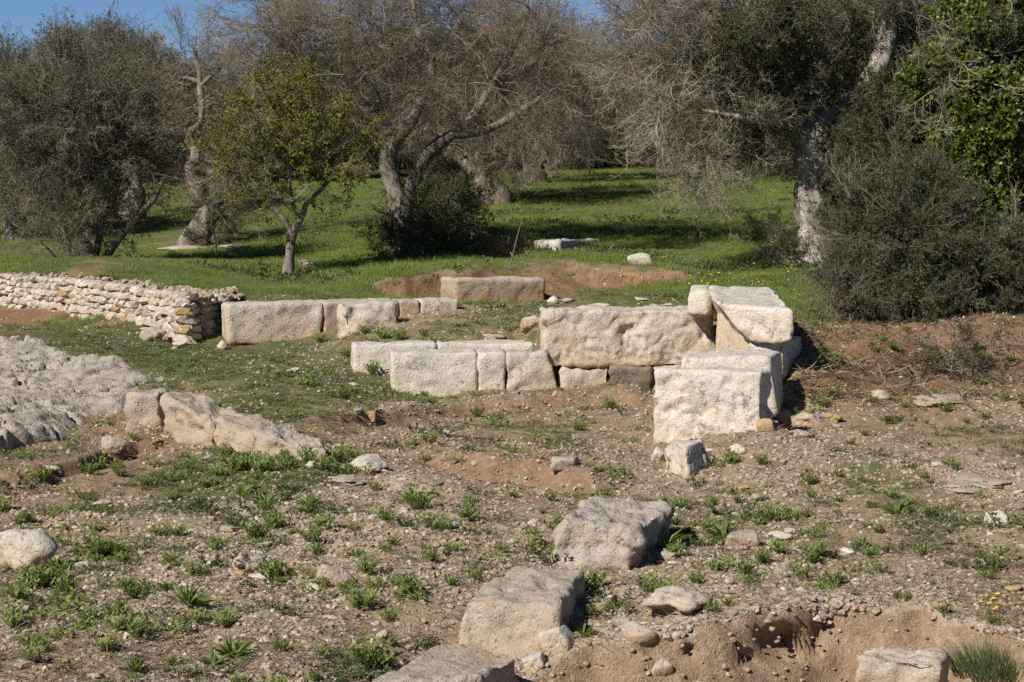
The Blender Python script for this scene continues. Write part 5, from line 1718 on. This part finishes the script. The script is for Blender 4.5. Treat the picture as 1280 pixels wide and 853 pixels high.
WK = {'bushy': (src('bushy_weed', weed_bushy, [M['weed']], 3), .23, 'bushy upright bright green weed near '), 'rosette': (src('rosette_weed', weed_rosette, [M['weed']], 2), .2, 'rosette of long pointed green leaves near '),
      'sprawl': (src('sprawling_weed', weed_sprawl, [M['weed']], 2) + src('sprawling_weed', weed_sprawl, [M['weeddark']], 1), .13, 'low sprawling leafy weed near ')}
WEEDS = [(523,638,36,0),(482,653,26,0),(582,649,24,0),(540,702,24,0),(512,750,30,0),(450,762,32,0),(458,722,32,0),(688,688,34,2),(700,668,30,2),(682,700,24,2),(740,732,34,0),(818,740,36,0),(905,674,34,1),(830,684,34,1),(815,660,26,0),
 (960,650,26,0),(985,650,26,0),(930,645,26,2),(1160,648,22,0),(1122,642,26,1),(1140,632,18,2),(1020,697,26,0),(1040,725,24,0),(930,722,22,0),(760,516,18,0),(950,585,18,0),(1010,605,18,0),(915,580,22,2),(890,582,20,2),
 (55,610,22,0),(125,590,24,0),(150,596,22,0),(180,610,16,2),(210,602,18,0),(320,668,32,0),(345,655,28,0),(335,640,22,0),(200,668,22,2),(222,668,20,0),(390,678,28,0),(405,660,22,0),(398,690,22,0),(330,630,22,1),
 (290,592,30,2),(270,588,24,2),(310,590,28,2),(330,595,26,0),(360,590,26,2),(385,586,28,0),(405,590,24,0),(425,578,26,0),(440,590,22,2),(170,800,36,0),(150,795,28,0),(120,692,32,0),(135,690,26,0),(108,684,26,2),
 (18,785,34,0),(45,735,36,0),(70,730,34,0),(25,755,28,2),(60,765,28,2),(80,745,30,2),(150,772,30,0),(165,748,24,0),(235,756,34,1),(290,824,34,1),(462,836,40,0),(430,836,32,2),(445,820,26,2),(345,722,34,0),(330,735,22,2),
 (282,780,24,0),(310,756,20,2),(170,850,26,1),(40,832,30,2),(430,500,18,0),(466,470,20,0),(457,417,15,0),(432,444,18,0),(480,425,18,0),(500,425,16,2),(530,420,14,0),(545,424,12,2),(577,408,12,1),(640,412,16,2),(615,386,12,2),
 (470,432,14,2),(335,455,14,2),(370,470,16,2),(400,430,14,0),(500,560,16,2),(540,545,18,2),(610,530,20,2),(595,525,18,2),(540,560,22,2),(720,540,16,2),(585,560,16,2),(1015,620,16,0),(885,665,24,2),(850,640,20,2),
 (950,700,26,2),(975,690,24,2),(1075,712,22,2),(1180,762,18,1),(1100,690,22,2),(1255,690,24,2),(1275,660,26,2),(1235,720,22,2),(905,715,24,2),(870,730,24,2),(1010,740,20,2),(760,760,24,2),(770,740,26,2),(795,690,22,2),(845,700,24,0),
 (20,610,24,2),(5,640,22,2),(35,650,20,2),(75,640,18,2),(110,600,20,2),(30,600,16,2),(240,640,22,2),(260,610,20,2),(270,690,22,2),(240,720,24,2),(190,735,24,2),(110,775,26,2),(90,800,22,2),(200,790,22,2),(215,700,22,0),(380,720,22,2),
 (395,740,22,2),(360,765,20,2),(490,745,26,2),(475,735,22,2),(560,735,20,2),(600,700,18,2),(625,690,20,2),(550,690,20,2),(480,690,18,2),(580,660,16,2),(440,660,18,2),(420,640,18,2),(470,610,16,2),(350,620,22,2),(300,620,22,2),(270,640,22,2)]



def weed(px, py, hpx, kind, g=None):
    if kind == 2 and g is None:
        if pyr.random() < .5:
            kind, hpx = 0, hpx * .95
        else:
            hpx *= .72
    nm = ('bushy', 'rosette', 'sprawl')[kind]
    mes, hh_, lab = WK[nm]
    if g is None:
        g = gpf(px, py)
    o = link('weed', mes[pyr.randrange(len(mes))])
    s = hpx * g[1] / FPX / hh_
    o.location = (g[0], g[1], g[2] - .01)
    o.scale = (s * pyr.uniform(.9, 1.3), s * pyr.uniform(.9, 1.3), s)
    o.rotation_euler = (pyr.uniform(-.15, .15), pyr.uniform(-.15, .15), pyr.uniform(0, 6.28))
    tag(o, ('small ' if hpx < 20 else 'large ' if hpx > 31 else '') + lab + near_what(px, py), 'weed', 'weeds on the slope')


for _k in range(26):
    WEEDS.append((pyr.uniform(985, 1275), pyr.uniform(430, 540), pyr.uniform(9, 17), pyr.choice((0, 2))))
for w_ in WEEDS:
    weed(*w_)
x, y = sample(3000, 16.5, 33, .235)
m = mlook(x, y)
ok = (rng.random(len(x)) < np.clip(m[:, 0] * .6 + .1, 0, .5)) & (poly_sd(x, y, BR) < 0) & ~inpit(x, y) & (y < np.where(x > -1, 26, 33))
x, y = x[ok][:150], y[ok][:150]
for a, b in zip(x, y):
    q = np.array((a, b, zg(a, b)))
    px, py = 640 + a / b * FPX, HOR + (CZ - q[2]) / b * FPX
    weed(px, py, pyr.uniform(9, 19) * 20 / b + 3, pyr.choice((0, 0, 0, 1, 2)), q)
# the many smaller weeds between the larger clumps
NG['weedling_scatter'] = scatter_group('weedling_scatter', WK['bushy'][0] + WK['rosette'][0][:1] + WK['sprawl'][0])
x, y = sample(5200, 16.3, 34, .30)
m = mlook(x, y)
ok = (rng.random(len(x)) < np.clip(m[:, 0] * .55 - .08 + .55 * fbm(np.column_stack((x, y, x * 0)), .9, 3, .6, 12.0), 0, 1)) & ~inpit(x, y) & (poly_sd(x, y, BR) < -.1)
lay_stuff('weedlings', 'small weeds growing between the larger clumps', 'weedling_scatter', 7, x[ok], y[ok], .22, .62, .2, -.005)
# coarse dark grass at the lower right corner
mb = MB()
r_ = random.Random(77)
for _ in range(900):
    a, q_ = r_.uniform(0, 6.283), r_.random() ** .6
    b = Vector((math.cos(a) * q_ * .42, math.sin(a) * q_ * .35, 0))
    d = Vector((math.cos(a) * q_ * .6 + r_.uniform(-.3, .3), math.sin(a) * q_ * .6 + r_.uniform(-.3, .3), 1.1)).normalized()
    L = r_.uniform(.16, .36)
    s = Vector((math.sin(a * 5), math.cos(a * 5), 0)) * .0035
    t = len(mb.V)
    mb.V += [b - s, b + s, b + d * L * .6 + s * .7, b + d * L * .6 - s * .7, b + d * L + Vector((d.x, d.y, -.25)) * L * .3]
    mb.F += [(t, t + 1, t + 2, t + 3), (t + 3, t + 2, t + 4)]
    mb.mi += [0, 0]
g = gpf(1252, 846)
tag(link('grass_clump', mb.mesh('grass_clump', [M['weeddark']]), None, tuple(g)), 'coarse dark green grass clump in the lower right corner', 'grass clump')
